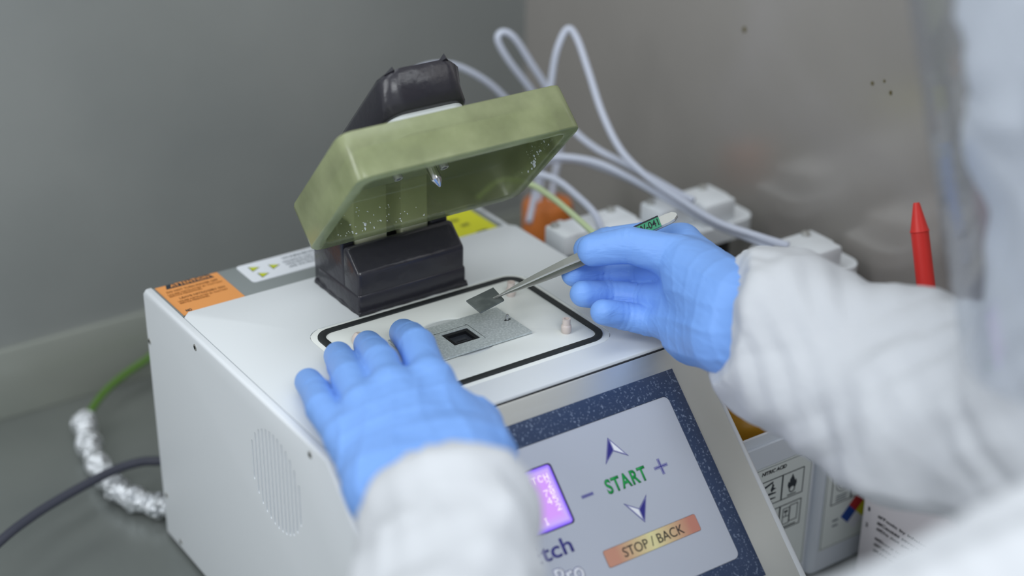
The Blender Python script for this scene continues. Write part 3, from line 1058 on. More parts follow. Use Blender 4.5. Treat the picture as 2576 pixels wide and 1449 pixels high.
# --- lid arm: spacer plate and tape-wrapped arm along the lid's back
slab('spacer_plate', rrect(0.1090, 0.1668, 0.004, 0.0790, [0.004, 0.004, 0.012, 0.012], 6), LH + 0.0002, 0.0448, M['spacer'], mach, fn=lambda x, y, z: L(x, y, z), bevel=0.0008)


def arm_mesh():
    bm = bmesh.new()
    # cross-sections across x (rounded rectangle plan), stacked from the spacer upwards
    lv = [(0.0450, 0.0), (0.0462, 0.0012), (0.0560, 0.0), (0.0660, 0.0002), (0.0700, -0.0022)]
    rings = []
    for k, (z, g) in enumerate(lv):
        fr_ = 0.0812 + (z - 0.0450) * 0.52
        lp = rrect(0.1082 - g, 0.1676 + g, -0.034, fr_ + g, [0.006, 0.006, 0.0135, 0.0135], 7)
        rings.append([bm.verts.new(Vector(L(p[0] + 0.0004 * math.sin(9 * i + k), p[1] + 0.0004 * math.cos(7 * i + 2 * k), z))) for i, p in enumerate(lp)])
    n_ = len(rings[0])
    for a, b_ in zip(rings, rings[1:]):
        for i in range(n_):
            bm.faces.new((a[i], a[(i + 1) % n_], b_[(i + 1) % n_], b_[i]))
    bm.faces.new(rings[0][::-1]); bm.faces.new(rings[-1])
    return bm


arm = add_bm('lid_arm', arm_mesh(), M['tape'], mach, smooth=True, sharp=60, label='black tape-wrapped arm carrying the lid')
# pinched tape tips on the arm
for (x, y) in ((0.1175, 0.0905), (0.1555, 0.0915)):
    bm = bmesh.new()
    q = [L(x - 0.005, y - 0.003, 0.0692), L(x + 0.005, y - 0.003, 0.0692), L(x + 0.001, y + 0.0012, 0.0735 if x > 0.13 else 0.0722), L(x, y + 0.003, 0.0690)]
    vs = [bm.verts.new(Vector(p)) for p in q]
    for f in ((0, 1, 2), (1, 3, 2), (3, 0, 2), (0, 3, 1)):
        bm.faces.new([vs[i] for i in f])
    add_bm('tape_tip', bm, M['tape'], arm)

# ------------------------------------------------------------------ things on the deck
ap = empty('aperture_plate', T(0.1378, 0.0805, 0.0), 'thin grey metal plate with a square black hole on the white deck', 'plate')
PZ = 0.0016
slab('plate', [(0.0958, 0.0600), (0.1806, 0.0596), (0.1803, 0.1010), (0.0958, 0.1012)], PZ - 0.0012, PZ, M['galv'], ap,
     holes=[[(0.1279, 0.0712), (0.1279, 0.0882), (0.1478, 0.0878), (0.1478, 0.0710)], circ(0.1762, 0.0822, 0.0017, 12)[::-1]], fn=T)
bars('scribed_line', [(0.1252, 0.1502, 0.0906, 0.0909), (0.1500, 0.1503, 0.0690, 0.0906), (0.1240, 0.1262, 0.0905, 0.0910), (0.1487, 0.1499, 0.0907, 0.0915)], M['dark'], ap, T, PZ, 0.00005)
slab('gasket_insert', [(0.1279, 0.0712), (0.1478, 0.0710), (0.1478, 0.0878), (0.1279, 0.0882)], -0.0020, PZ - 0.0006, M['dark'], ap,
     holes=[[(0.1306, 0.0738), (0.1306, 0.0853), (0.1450, 0.0850), (0.1450, 0.0736)]], fn=T)
M['ins'] = mat('black_insert', (50, 53, 60), 0.35)
slab('gasket_insert', [(0.1304, 0.0736), (0.1452, 0.0734), (0.1452, 0.0852), (0.1304, 0.0855)], -0.0024, -0.0012, M['ins'], ap, fn=T)
box('etch_slit', (0.1340, 0.0782, ZT - 0.0012), (0.1420, 0.0789, ZT - 0.0010), M['dark'], ap)
bars('pin_slot', [(0.1738, 0.1788, 0.0812, 0.0829)], M['dark'], ap, T, PZ, 0.00004)

# the chip held in the tweezers
cz = 0.0215
cA, cB, cC_, cD = np.array([0.1477, 0.0880]), np.array([0.1728, 0.0940]), np.array([0.1690, 0.0755]), np.array([0.1462, 0.0690])
slab('chip', [tuple(cD), tuple(cC_), tuple(cB), tuple(cA)], cz - 0.0011, cz, M['chip'], None, fn=lambda x, y, z: T(x, y, z), bevel=0.0002)
tag(bpy.data.objects['chip'], 'small dark grey square chip gripped in the tweezer tips', 'chip')

# tweezers
tip = np.array(T(0.1632, 0.0795, 0.0222))
end = np.array(T(0.2618, 0.0165, 0.0812))
tw = empty('tweezers', tuple(tip), 'steel tweezers with green label held by the right hand', 'tweezers')
ta = (end - tip) / np.linalg.norm(end - tip)
tl = np.linalg.norm(end - tip)
nn = np.array([-0.36, -0.27, 0.86]); nn = nn - ta * (nn @ ta); nn /= np.linalg.norm(nn)    # blade normal, faces up
side = np.cross(ta, nn)


def blade(sgn, gap):
    """one blade: (s, half width, offset along nn)"""
    st = [(0.000, 0.0003, 0.0), (0.006, 0.0006, 0.0), (0.012, 0.0009, 0.18), (0.018, 0.0015, 0.36), (0.032, 0.0023, 0.72), (0.052, 0.0031, 1.0),
          (0.072, 0.0038, 0.9), (0.095, 0.0044, 0.45), (0.110, 0.0045, 0.12), (tl - 0.006, 0.0045, 0.05), (tl - 0.0025, 0.0038, 0.05), (tl, 0.0012, 0.05)]
    tk = 0.0011
    V, F = [], []
    for s_, hw, g in st:
        c = tip + ta * s_ + nn * sgn * (0.0006 + gap * g)
        t_ = tk * min(1, 0.35 + s_ / 0.03)
        for (a, b_) in ((-1, -0.5), (-0.8, 0.5), (0.8, 0.5), (1, -0.5)):
            V.append(c + side * hw * a + nn * sgn * t_ * b_)
    n_ = 4
    for i in range(len(st) - 1):
        for k in range(n_):
            F.append((i * n_ + k, i * n_ + (k + 1) % n_, (i + 1) * n_ + (k + 1) % n_, (i + 1) * n_ + k))
    F += [(3, 2, 1, 0), tuple((len(st) - 1) * n_ + k for k in range(4))]
    return V, F


def fix(o):
    bm = bmesh.new(); bm.from_mesh(o.data)
    bmesh.ops.recalc_face_normals(bm, faces=bm.faces)
    bm.to_mesh(o.data); bm.free()
    return o


for sgn in (1, -1):
    V, F = blade(sgn, 0.0026 if sgn > 0 else 0.0034)
    fix(add('blade', V, F, M['satin'], tw))
M['tape_green'] = mat('green_tape', (58, 140, 104), 0.5)


def TW(a, b_, h):                      # a along the blade from the tip, b across
    return tip + ta * a - side * b_ + nn * (0.0006 + 0.0004 + 0.00055 + h)


tp = slab('name_tape', [(0.100, -0.0046), (0.1195, -0.0046), (0.1195, 0.0046), (0.100, 0.0046)], 0.0, 0.0005, M['tape_green'], tw, fn=TW, label='green label tape')
bars('tape_border', [(0.1000, 0.1195, 0.0034, 0.0046)], M['black'], tp, TW, 0.0005, 0.0001)
text('lettering', 'TW-041', M['black'], tp, TW, 0.1010, 0.1185, -0.0030, 0.0024, 0.0005, 0.01)

# ------------------------------------------------------------------ pumps
def make_pump(x, y, label):
    p = empty('metering_pump', (x, y, 0.0), label, 'pump', 'white-headed metering pumps beside the machine')
    o = np.array([x, y, ZT])
    A = lambda *q: tuple(o + np.array(q))
    lathe('motor_body', [(0.0215, -ZT), (0.0225, -ZT + 0.002), (0.0225, -0.034), (0.0205, -0.0305)], A(0.021, -0.008, 0), M['motor'], p, n=32)
    slab('base_plate', rrect(-0.014, 0.054, -0.036, 0.012, [0.014, 0.014, 0.006, 0.006], 6), -0.0305, -0.0165, M['ptfe'], p, fn=lambda a, b_, h: A(a, b_, h), bevel=0.0015)
    box('valve_block', A(-0.0315, -0.0190, -0.0168), A(0.0375, 0.0062, 0.0), M['ptfe'], p, bevel=0.0018)
    box('cover_block', A(0.0030, -0.0310, -0.0168), A(0.0345, -0.0115, 0.0014), M['ptfe'], p, bevel=0.0028)
    for bx in (-0.0262, 0.0262):
        lathe('bolt', [(0.0035, -0.001), (0.0036, 0.0012), (0.0030, 0.0026), (0.0014, 0.0031)], A(bx, 0.0, 0.0), M['satin'], p, n=18)
    lathe('tube_port', [(0.0050, 0.0), (0.0050, 0.008), (0.0044, 0.009)], A(-0.012, 0.0060, -0.0085), M['ptfe'], p, axis=(0, 1, 0), n=18)
    return p


def copy_tree(o, parent=None):
    c = o.copy()
    COL.objects.link(c)
    if parent:
        c.parent = parent
    for ch in o.children:
        copy_tree(ch, c)
    return c


p1 = make_pump(0.3178, 0.1880, 'white pump head between the machine and the middle pump, behind the pinching fingers')
p2 = copy_tree(p1); p2.location = (0.4046, 0.1826, 0); p2['label'] = 'middle white pump head crossed by several tubes above the right hand'
p3 = copy_tree(p1); p3.location = (0.4118, 0.0738, 0); p3['label'] = 'white pump head partly hidden behind the right sleeve, nearest the red nozzle'

# ------------------------------------------------------------------ bottle and tubes
bo = empty('reagent_bottle', (0.368, 0.303, 0), 'cloudy bottle with a wide orange-brown cap pierced by two tubes', 'bottle')
lathe('bottle_body', [(0.030, 0.0), (0.033, 0.003), (0.033, 0.105), (0.028, 0.122), (0.019, 0.132), (0.018, 0.142)], (0.368, 0.303, 0), M['hdpeclear'], bo, n=36)
lathe('cap', [(0.0205, 0.136), (0.0210, 0.138), (0.0210, 0.163), (0.0195, 0.166), (0.0120, 0.1665)], (0.368, 0.303, 0), M['orangecap'], bo, n=40)
TUBE_PTS = {
 'A': ('white tube arching over the black taped arm into the orange-capped bottle', [(0.2348, 0.312, 0.2941), (0.2598, 0.3238, 0.2971), (0.2884, 0.3287, 0.293), (0.3147, 0.329, 0.2787), (0.3378, 0.3278, 0.2585), (0.3577, 0.3243, 0.2308), (0.3712, 0.3234, 0.2), (0.371, 0.3168, 0.1845), (0.3615, 0.308, 0.1640)]),
 'B': ('white tube with the narrow looped top left of the corner, rising from the bottle', [(0.3724, 0.305, 0.1640), (0.3833, 0.3135, 0.1864), (0.3882, 0.3154, 0.2061), (0.376, 0.3153, 0.2368), (0.3578, 0.3168, 0.2633), (0.3382, 0.3197, 0.2903), (0.3299, 0.3224, 0.3075), (0.3351, 0.3222, 0.3131), (0.3442, 0.3187, 0.3066), (0.3587, 0.3146, 0.2829), (0.3694, 0.3093, 0.264), (0.3737, 0.2958, 0.2468), (0.3762, 0.2797, 0.2344), (0.3786, 0.2534, 0.2276), (0.386, 0.2316, 0.2225), (0.3915, 0.1982, 0.2187), (0.3962, 0.1721, 0.2146), (0.4005, 0.158, 0.2121)]),
 'C': ('tallest white tube, arched to a high point and falling to the right pump', [(0.3303, 0.2766, 0.1662), (0.3507, 0.2951, 0.1862), (0.3628, 0.3027, 0.2124), (0.3606, 0.2954, 0.2424), (0.3640, 0.2965, 0.2704), (0.3691, 0.2970, 0.2976), (0.3790, 0.2970, 0.3145), (0.3836, 0.2900, 0.3082), (0.3829, 0.2727, 0.2863), (0.3779, 0.2464, 0.2599), (0.3738, 0.217, 0.2405), (0.3753, 0.1886, 0.2291), (0.3791, 0.1543, 0.2218), (0.3837, 0.1135, 0.216), (0.3958, 0.083, 0.2132), (0.409, 0.061, 0.2101)]),
 'D': ('low white tube passing over the middle pump head to the right pump', [(0.3189, 0.2778, 0.1998), (0.332, 0.2775, 0.2141), (0.3428, 0.2684, 0.2226), (0.3556, 0.254, 0.2247), (0.3668, 0.2325, 0.2245), (0.3757, 0.2031, 0.2199), (0.3816, 0.1615, 0.2143), (0.3871, 0.1213, 0.2103), (0.3956, 0.0909, 0.2082), (0.4042, 0.072, 0.2047)]),
 'D2': ('low white tube ending at the middle pump head, under its longer neighbour', [(0.3287, 0.2917, 0.1891), (0.3463, 0.2893, 0.205), (0.3586, 0.2792, 0.2137), (0.371, 0.2584, 0.216), (0.3833, 0.2276, 0.213), (0.3922, 0.1983, 0.2084), (0.3968, 0.1747, 0.2085)]),
 'E': ('short white tube entering the back of the pump nearest the machine', [(0.2895, 0.2516, 0.2127), (0.3026, 0.2493, 0.2238), (0.3102, 0.2388, 0.2264), (0.3162, 0.221, 0.2263), (0.3175, 0.197, 0.2219), (0.3169, 0.1735, 0.2161), (0.3175, 0.1644, 0.2060)]),
 'F': ('yellow-green tube in front of the orange cap, reaching the left pump', [(0.2602, 0.2461, 0.215), (0.2785, 0.241, 0.2273), (0.2874, 0.217, 0.2315), (0.2886, 0.188, 0.2301), (0.2885, 0.1579, 0.2254), (0.288, 0.1355, 0.2214), (0.2919, 0.1239, 0.2150)]),
}
for k, (lab, pts) in TUBE_PTS.items():
    o = tube('plastic_tube', pts, 0.0023 if k == 'F' else 0.0027, M['tubegreen'] if k == 'F' else M['tube'])
    tag(o, lab, 'tube', 'plastic tubes between bottle, machine and pumps')

# ------------------------------------------------------------------ cables on the left
g = empty('green_cable', (-0.002, 0.431, 0.0), 'green cable with a crinkled silver foil sleeve on the worktop, left of the machine', 'cable')
tube('wire', [(0.085, 0.474, 0.034), (0.0698, 0.4686, 0.03), (0.0459, 0.4623, 0.025), (0.0235, 0.4517, 0.02), (0.0051, 0.4374, 0.0145), (-0.002, 0.4290, 0.0125), (-0.006, 0.415, 0.0120)], 0.0030, M['cablegreen'], g)
fp = spline([(-0.0015, 0.4330, 0.0125), (-0.0108, 0.4003, 0.0115), (-0.0169, 0.3657, 0.011), (-0.0185, 0.3431, 0.0115), (-0.0174, 0.3206, 0.0115), (-0.0102, 0.2996, 0.0115), (0.0022, 0.2824, 0.0115), (0.020, 0.272, 0.0115)], 22)
fr_ = [0.0086 + 0.0012 * math.sin(i * 0.31) + random.uniform(-0.0006, 0.0006) for i in range(len(fp))]
V, F = tube_geo(fp, fr_, 18, 0.13)
add('foil_sleeve', V, F, M['foil'], g, smooth=False, label='crinkled silver foil sleeve')
o = tube('black_cable', [(-0.22, 0.215, 0.012), (-0.165, 0.252, 0.024), (-0.1216, 0.2794, 0.03), (-0.0924, 0.2965, 0.03), (-0.0676, 0.307, 0.03), (-0.0396, 0.3156, 0.0305), (-0.0189, 0.3202, 0.031), (0.0003, 0.32, 0.031), (0.0142, 0.3148, 0.03), (0.045, 0.297, 0.028), (0.065, 0.2625, 0.028)], 0.0036, M['cableblack'])
tag(o, 'black power cable crossing the foil sleeve at the left', 'cable')

# ------------------------------------------------------------------ acid containers on the right
FY = -0.0408


def FT(x, z, h):                      # front faces of the containers: x across, z up (deck height frame)
    return (x, FY - h, z + ZT)


def make_jug(x0, x1, label):
    j = empty('acid_container', ((x0 + x1) / 2, FY + 0.043, 0), label, 'container', 'white square acid containers right of the machine')
    B_ = lambda q, r_: rrect(x0 + q, x1 - q, FY + q, FY + 0.086 - q, r_, 5)
    slab('container_wall', B_(0.0, 0.007), 0.002, ZT - 0.0762, M['hdpe'], j, holes=[B_(0.0032, 0.005)[::-1]], bevel=0.0008)
    slab('container_base', B_(0.0012, 0.006), 0.0, 0.0035, M['hdpe'], j)
    slab('container_rim', B_(0.0022, 0.005), ZT - 0.0764, ZT - 0.0685, M['hdpe'], j, holes=[B_(0.0042, 0.004)[::-1]], bevel=0.0005)
    return j


def jug_label(j, a0, a1, z0, z1):
    c = 0.009
    pts = [(a0, z0), (a1, z0), (a1, z1 - c), (a1 - c, z1), (a0 + c, z1), (a0, z1 - c)]
    l_ = slab('paper_label', pts, 0.0004, 0.0007, M['labelpale'], j, fn=FT)
    o2 = inset(pts, 0.0010)
    o3 = inset(pts, 0.0014)
    slab('label_border', o2, 0.0007, 0.0008, M['greyprint'], l_, holes=[o3[::-1]], fn=FT)
    return l_


ja = make_jug(0.2735, 0.3555, 'white square container labelled NITRIC ACID with flame pictogram')
la = jug_label(ja, 0.2775, 0.3480, -0.1890, -0.0935)
text('lettering', 'NITRIC ACID', M['black'], la, FT, 0.3005, 0.3228, -0.0999, -0.0971, 0.0008, 0.02, shear=0.2)
PG = M['tagblack']
bars('pictogram_frame', frame_rects(0.3205, 0.3405, -0.1262, -0.1052, 0.0006) + frame_rects(0.2995, 0.3205, -0.1262, -0.1052, 0.0006)
     + frame_rects(0.3205, 0.3405, -0.1520, -0.1310, 0.0006) + frame_rects(0.2995, 0.3205, -0.1520, -0.1310, 0.0006), PG, la, FT, 0.0008)
fl = [(0.3270, -0.1190), (0.3258, -0.1160), (0.3264, -0.1130), (0.3275, -0.1142), (0.3278, -0.1115), (0.3290, -0.1098), (0.3298, -0.1075), (0.3308, -0.1098),
      (0.3318, -0.1118), (0.3324, -0.1138), (0.3334, -0.1126), (0.3342, -0.1158), (0.3332, -0.1190), (0.3318, -0.1180), (0.3301, -0.1172), (0.3284, -0.1180)]
decal('flame', fl, PG, la, FT, 0.0008)
slab('ring', circ(0.3301, -0.1198, 0.0028, 20), 0.0009, 0.00105, PG, la, holes=[circ(0.3301, -0.1198, 0.0021, 20)[::-1]], fn=FT)
for q in ((0.3262, 0.3342, -0.1245, -0.1238), (0.3040, 0.3120, -0.1245, -0.1238), (0.3245, 0.3365, -0.1506, -0.1498)):
    bars('caption', [q], PG, la, FT, 0.0008)
decal('test_tube', [(0.3025, -0.1100), (0.3115, -0.1072), (0.3118, -0.1085), (0.3030, -0.1116)], PG, la, FT, 0.0008)
decal('splash', [(0.3112, -0.1085), (0.3128, -0.1110), (0.3122, -0.1125), (0.3150, -0.1140), (0.3125, -0.1145), (0.3110, -0.1160), (0.3098, -0.1140), (0.3108, -0.1115)], PG, la, FT, 0.0008)
decal('hand', [(0.3045, -0.1170), (0.3090, -0.1162), (0.3150, -0.1170), (0.3150, -0.1178), (0.3085, -0.1180), (0.3060, -0.1205), (0.3150, -0.1210), (0.3150, -0.1218), (0.3050, -0.1222)], PG, la, FT, 0.0008)
bars('cabinet', frame_rects(0.3235, 0.3300, -0.1480, -0.1345, 0.0005) + frame_rects(0.3300, 0.3375, -0.1470, -0.1335, 0.0005)
     + [(0.3235, 0.3300, -0.1418, -0.1413), (0.3250, 0.3282, -0.1382, -0.1366), (0.3262, 0.3267, -0.1413, -0.1382)], PG, la, FT, 0.0008)
jb = make_jug(0.3565, 0.4385, 'white square container with red and blue hazard diamond on its label')
lbb = jug_label(jb, 0.3640, 0.4320, -0.1870, -0.0935)
bars('pictogram_frame', frame_rects(0.3705, 0.3905, -0.1500, -0.1240, 0.0006) + frame_rects(0.3905, 0.4105, -0.1500, -0.1240, 0.0006), PG, lbb, FT, 0.0008)
text('lettering', 'ACID', PG, lbb, FT, 0.3705, 0.385, -0.1225, -0.1195, 0.0008, 0.03)
for rr in (0.0060, 0.0035):
    slab('ring', circ(0.3805, -0.1345, rr, 20), 0.0008, 0.00095, M['greyprint'], lbb, holes=[circ(0.3805, -0.1345, rr - 0.0006, 20)[::-1]], fn=FT)
for q in [(0.3755, 0.3855, -0.1440 - 0.002 * k, -0.1432 - 0.002 * k) for k in range(3)] + [(0.3745 + 0.0004 * k, 0.3800, -0.1650 - 0.0045 * k, -0.1635 - 0.0045 * k) for k in range(2)]:
    bars('caption', [q], M['greyprint'], lbb, FT, 0.0008)
dc = (0.3975, -0.1635)
dq = 0.0075
for name, ox, oz, mm in (('red', 0, dq, 'redprint'), ('blue', -dq, 0, 'blueprint'), ('yellow', dq, 0, 'yellow'), ('white', 0, -dq, 'printwhite')):
    decal('diamond', [(dc[0] + ox - dq, dc[1] + oz), (dc[0] + ox, dc[1] + oz - dq), (dc[0] + ox + dq, dc[1] + oz), (dc[0] + ox, dc[1] + oz + dq)], M[mm], lbb, FT, 0.0008, label=name + ' quarter of the hazard diamond')

am = empty('amber_bottle', (0.3145, 0.0010, 0.0035), 'amber bottle standing inside the NITRIC ACID container, mostly hidden by the sleeve', 'bottle')
lathe('bottle_body', [(0.030, 0.0), (0.0338, 0.004), (0.0338, 0.150), (0.029, 0.160), (0.015, 0.168), (0.014, 0.173)], (0.3145, 0.0010, 0.0037), M['amber'], am, n=36)
lathe('cap', [(0.0155, 0.169), (0.0160, 0.171), (0.0160, 0.185), (0.0145, 0.187)], (0.3145, 0.0010, 0.0037), M['red'], am, n=28)

wb = empty('squeeze_bottle', (0.441, -0.072, 0), 'squeeze bottle whose red tapered nozzle stands up behind the white sleeve', 'bottle')
lathe('bottle_body', [(0.024, 0.0), (0.026, 0.003), (0.026, 0.105), (0.022, 0.122), (0.014, 0.130)], (0.441, -0.072, 0), M['hdpeclear'], wb, n=32)
nb = np.array([0.4350, -0.0670, 0.150]); ntp = np.array([0.4478, -0.0176, 0.2636]); na = (ntp - nb) / np.linalg.norm(ntp - nb); nl = np.linalg.norm(ntp - nb)
lathe('cap', [(0.0165, 0.126), (0.0170, 0.128), (0.0170, 0.146), (0.0110, 0.152)], (0.441, -0.072, 0), M['red'], wb, n=28)
lathe('nozzle', [(0.0072, -0.004), (0.0066, 0.030), (0.0062, nl - 0.0205), (0.0068, nl - 0.0200), (0.0060, nl - 0.018), (0.0024, nl - 0.001), (0.0020, nl), (0.0010, nl)], tuple(nb), M['red'], wb, axis=tuple(na), n=24, label='red tapered nozzle')

CX0 = 0.390
ct = empty('white_carton', (0.401, -0.160, 0), 'white carton with black bullet lines of print, under the right sleeve', 'carton')
box('carton_body', (CX0, -0.270, 0.0), (0.412, -0.055, 0.090), M['carton'], ct, bevel=0.0008)


def CT_(a, z, h):                     # left face of the carton, a runs towards the front
    return (CX0 - h, -a, z)


for k, s in enumerate(('#Toxic by inhalation', '#Causes severe burns', '#Do not get in eyes')):
    text('lettering', s, M['black'], ct, CT_, 0.0694, 0.0694 + (0.052, 0.055, 0.050)[k], 0.0548 - 0.0052 * k, 0.0576 - 0.0052 * k, 0.0003, 0.02)
for k, s in enumerate(('#Store in a cool place', '#Keep tightly closed', '#Use with gloves')):
    text('lettering', s, M['black'], ct, CT_, 0.0690, 0.0690 + (0.058, 0.052, 0.044)[k], 0.0362 - 0.0050 * k, 0.0388 - 0.0050 * k, 0.0003, 0.02)
text('lettering', '1', M['black'], ct, CT_, 0.0600, 0.0612, 0.0560, 0.0590, 0.0003, 0.02)
text('lettering', '2', M['black'], ct, CT_, 0.0590, 0.0612, 0.0425, 0.0455, 0.0003, 0.02)


# ------------------------------------------------------------------ the person: signed-distance modelling
def cone(P_, a, b_, ra, rb):
    a = np.asarray(a, np.float32); b_ = np.asarray(b_, np.float32)
    ba = b_ - a
    t = np.clip(((P_ - a) @ ba) / (ba @ ba), 0, 1)
    return np.linalg.norm(P_ - a - t[..., None] * ba, axis=-1) - (ra + (rb - ra) * t)


def ell(P_, c, r_, R=None):
    q = P_ - np.asarray(c, np.float32)
    if R is not None:
        q = q @ np.asarray(R, np.float32)
    k = np.linalg.norm(q / np.asarray(r_, np.float32), axis=-1)
    return (k - 1) * min(r_)


def smin(a, b_, k):
    h = np.clip(0.5 + 0.5 * (b_ - a) / k, 0, 1)
    return b_ + (a - b_) * h - k * h * (1 - h)


def grid(lo, hi, h):
    ax = [np.arange(lo[i], hi[i] + h, h, dtype=np.float32) for i in range(3)]
    return np.stack(np.meshgrid(*ax, indexing='ij'), -1)


def surface_nets(F, lo, h):
    s = F < 0
    nx, ny, nz = F.shape
    cs = [(i, j, k) for i in (0, 1) for j in (0, 1) for k in (0, 1)]
    sub = lambda A, c: A[c[0]:nx - 1 + c[0], c[1]:ny - 1 + c[1], c[2]:nz - 1 + c[2]]
    cnt = sum(sub(s, c).astype(np.int8) for c in cs)
    idx = np.argwhere((cnt > 0) & (cnt < 8))
    acc = np.zeros((len(idx), 3), np.float64); num = np.zeros(len(idx))
    f = [F[idx[:, 0] + c[0], idx[:, 1] + c[1], idx[:, 2] + c[2]].astype(np.float64) for c in cs]
    for a in range(8):
        for b_ in range(a + 1, 8):
            d = np.array(cs[b_]) - np.array(cs[a])
            if abs(d).sum() != 1:
                continue
            m_ = (f[a] < 0) != (f[b_] < 0)
            t = f[a] / np.where(m_, f[a] - f[b_], 1)
            p = np.array(cs[a]) + t[:, None] * d
            acc[m_] += p[m_]; num[m_] += 1
    V = (idx + acc / num[:, None]) * h + np.asarray(lo)
    ids = -np.ones((nx - 1, ny - 1, nz - 1), np.int64)
    ids[idx[:, 0], idx[:, 1], idx[:, 2]] = np.arange(len(idx))
    faces = []
    for ax in range(3):
        sl0 = [slice(1, -1)] * 3; sl1 = [slice(1, -1)] * 3
        sl0[ax] = slice(0, -1); sl1[ax] = slice(1, None)
        a, b_ = s[tuple(sl0)], s[tuple(sl1)]
        e = np.argwhere(a != b_)
        if len(e) == 0:
            continue
        flip = a[e[:, 0], e[:, 1], e[:, 2]]
        off = np.array([1, 1, 1]); off[ax] = 0
        c = e + off
        u, v = [(1, 2), (2, 0), (0, 1)][ax]
        du = np.zeros(3, int); du[u] = 1
        dv = np.zeros(3, int); dv[v] = 1
        q = np.stack([ids[tuple((c - du - dv).T)], ids[tuple((c - dv).T)], ids[tuple(c.T)], ids[tuple((c - du).T)]], 1)
        q = np.where(flip[:, None], q, q[:, ::-1])
        faces.append(q)
    return V, np.concatenate(faces)


def relax(V, Q, it):
    E_ = np.concatenate([Q[:, [0, 1]], Q[:, [1, 2]], Q[:, [2, 3]], Q[:, [3, 0]]])
    E_ = np.unique(np.sort(E_, 1), axis=0)
    n_ = len(V)
    deg = np.bincount(E_.ravel(), minlength=n_)[:, None]
    for k in range(it):
        for lam in (0.5, -0.52):
            A = np.stack([np.bincount(E_[:, 0], V[E_[:, 1], c], n_) + np.bincount(E_[:, 1], V[E_[:, 0], c], n_) for c in range(3)], 1)
            V = V + lam * (A / np.maximum(deg, 1) - V)
    return V


def mesh_np(name, V, Q, m, parent, smooth=True, label=None):
    off = np.array(wloc(parent)) if parent else np.zeros(3)
    me = bpy.data.meshes.new(name)
    me.vertices.add(len(V)); me.loops.add(Q.size); me.polygons.add(len(Q))
    me.vertices.foreach_set('co', (V - off).astype(np.float32).ravel())
    me.loops.foreach_set('vertex_index', Q.astype(np.int32).ravel())
    me.polygons.foreach_set('loop_start', np.arange(0, Q.size, Q.shape[1], dtype=np.int32))
    me.polygons.foreach_set('use_smooth', [smooth] * len(Q))
    me.update(calc_edges=True)
    me.validate()
    if m:
        me.materials.append(m)
    o = bpy.data.objects.new(name, me)
    COL.objects.link(o)
    if parent:
        o.parent = parent
    if label:
        o['label'] = label
    return o


pers = empty('person', (0.27, -0.55, -0.10),
             'person in white hooded coverall, face shield and blue gloves, handling a chip with tweezers', 'person')


def finger(P_, js, rs, k=0.004, crease=0.0006):
    """js: joints from knuckle to tip; rs: radii; shallow glove creases round the joints."""
    d = None
    for a, b_, ra, rb in zip(js, js[1:], rs, rs[1:]):
        c = cone(P_, a, b_, ra, rb)
        d = c if d is None else smin(d, c, min(k, 0.0018) if crease else k)
    if crease:
        for j in range(1, len(js) - 1):
            a, b_, e = np.array(js[j - 1]), np.array(js[j]), np.array(js[j + 1])
            ax = (e - a) / np.linalg.norm(e - a)
            s_ = (P_ - b_.astype(np.float32)) @ ax.astype(np.float32)
            near = np.exp(-((np.linalg.norm(P_ - b_.astype(np.float32), axis=-1) - rs[j]) / 0.006) ** 2)
            for o_, am_ in ((-0.0036, 0.7), (0.0, 1.0), (0.0040, 0.6)):
                d = d + near * crease * am_ * np.exp(-((s_ - o_) / 0.0008) ** 2)
    return d


def wave_folds(P_, dirs, amp):
    out = 0
    for (d, f_, ph, a) in dirs:
        w_ = P_ @ np.asarray(d, np.float32) * f_
        wob = 0.9 * np.sin(P_ @ np.asarray((31, 17, 23), np.float32) + ph) + 0.6 * np.sin(P_ @ np.asarray((-19, 41, 13), np.float32) * 1.7 + 2 * ph)
        out = out + a * (1 - np.abs(np.sin(w_ + wob + ph)))** 3
    return amp * out


def Z(l):
    return [np.array([p[0], p[1], p[2] + ZT], np.float32) for p in l]


# ---- left hand: palm down, fingertips resting on the deck
H_ = 0.0013
lo, hi = (-0.062, -0.172, ZT - 0.030), (0.125, 0.110, ZT + 0.075)
P_ = grid(lo, hi, H_)
idx_ = Z([(0.0589, -0.0105, 0.0360), (0.0794, 0.0371, 0.0310), (0.0912, 0.0650, 0.0205), (0.1010, 0.0900, 0.0102)])
mid_ = Z([(0.0338, -0.0095, 0.0375), (0.0492, 0.0297, 0.0320), (0.0625, 0.0610, 0.0205), (0.0740, 0.0885, 0.0102)])
rin_ = Z([(0.0132, -0.0135, 0.0345), (0.0265, 0.0262, 0.0300), (0.0403, 0.0592, 0.0195), (0.0515, 0.0865, 0.0102)])
pin_ = Z([(-0.0065, -0.0270, 0.0285), (0.0012, 0.0130, 0.0250), (0.0133, 0.0440, 0.0170), (0.0212, 0.0690, 0.0095)])
wr = Z([(0.0370, -0.0885, 0.0310), (0.0190, -0.0900, 0.0330), (0.0020, -0.0860, 0.0320), (-0.0120, -0.0800, 0.0270), (0.0020, -0.1330, 0.0370)])
palm = cone(P_, wr[0], idx_[0], 0.0170, 0.0125)
palm = smin(palm, cone(P_, wr[1], mid_[0], 0.0190, 0.0125), 0.012)
palm = smin(palm, cone(P_, wr[2], rin_[0], 0.0190, 0.0120), 0.012)
palm = smin(palm, cone(P_, wr[3], pin_[0], 0.0175, 0.0110), 0.012)
palm = smin(palm, cone(P_, (wr[0] + wr[1]) / 2, wr[4] + np.array([0.008, -0.008, 0], np.float32), 0.0240, 0.0260), 0.014)
palm = smin(palm, cone(P_, wr[3], wr[4] + np.array([-0.006, 0, 0], np.float32), 0.0190, 0.0260), 0.014)
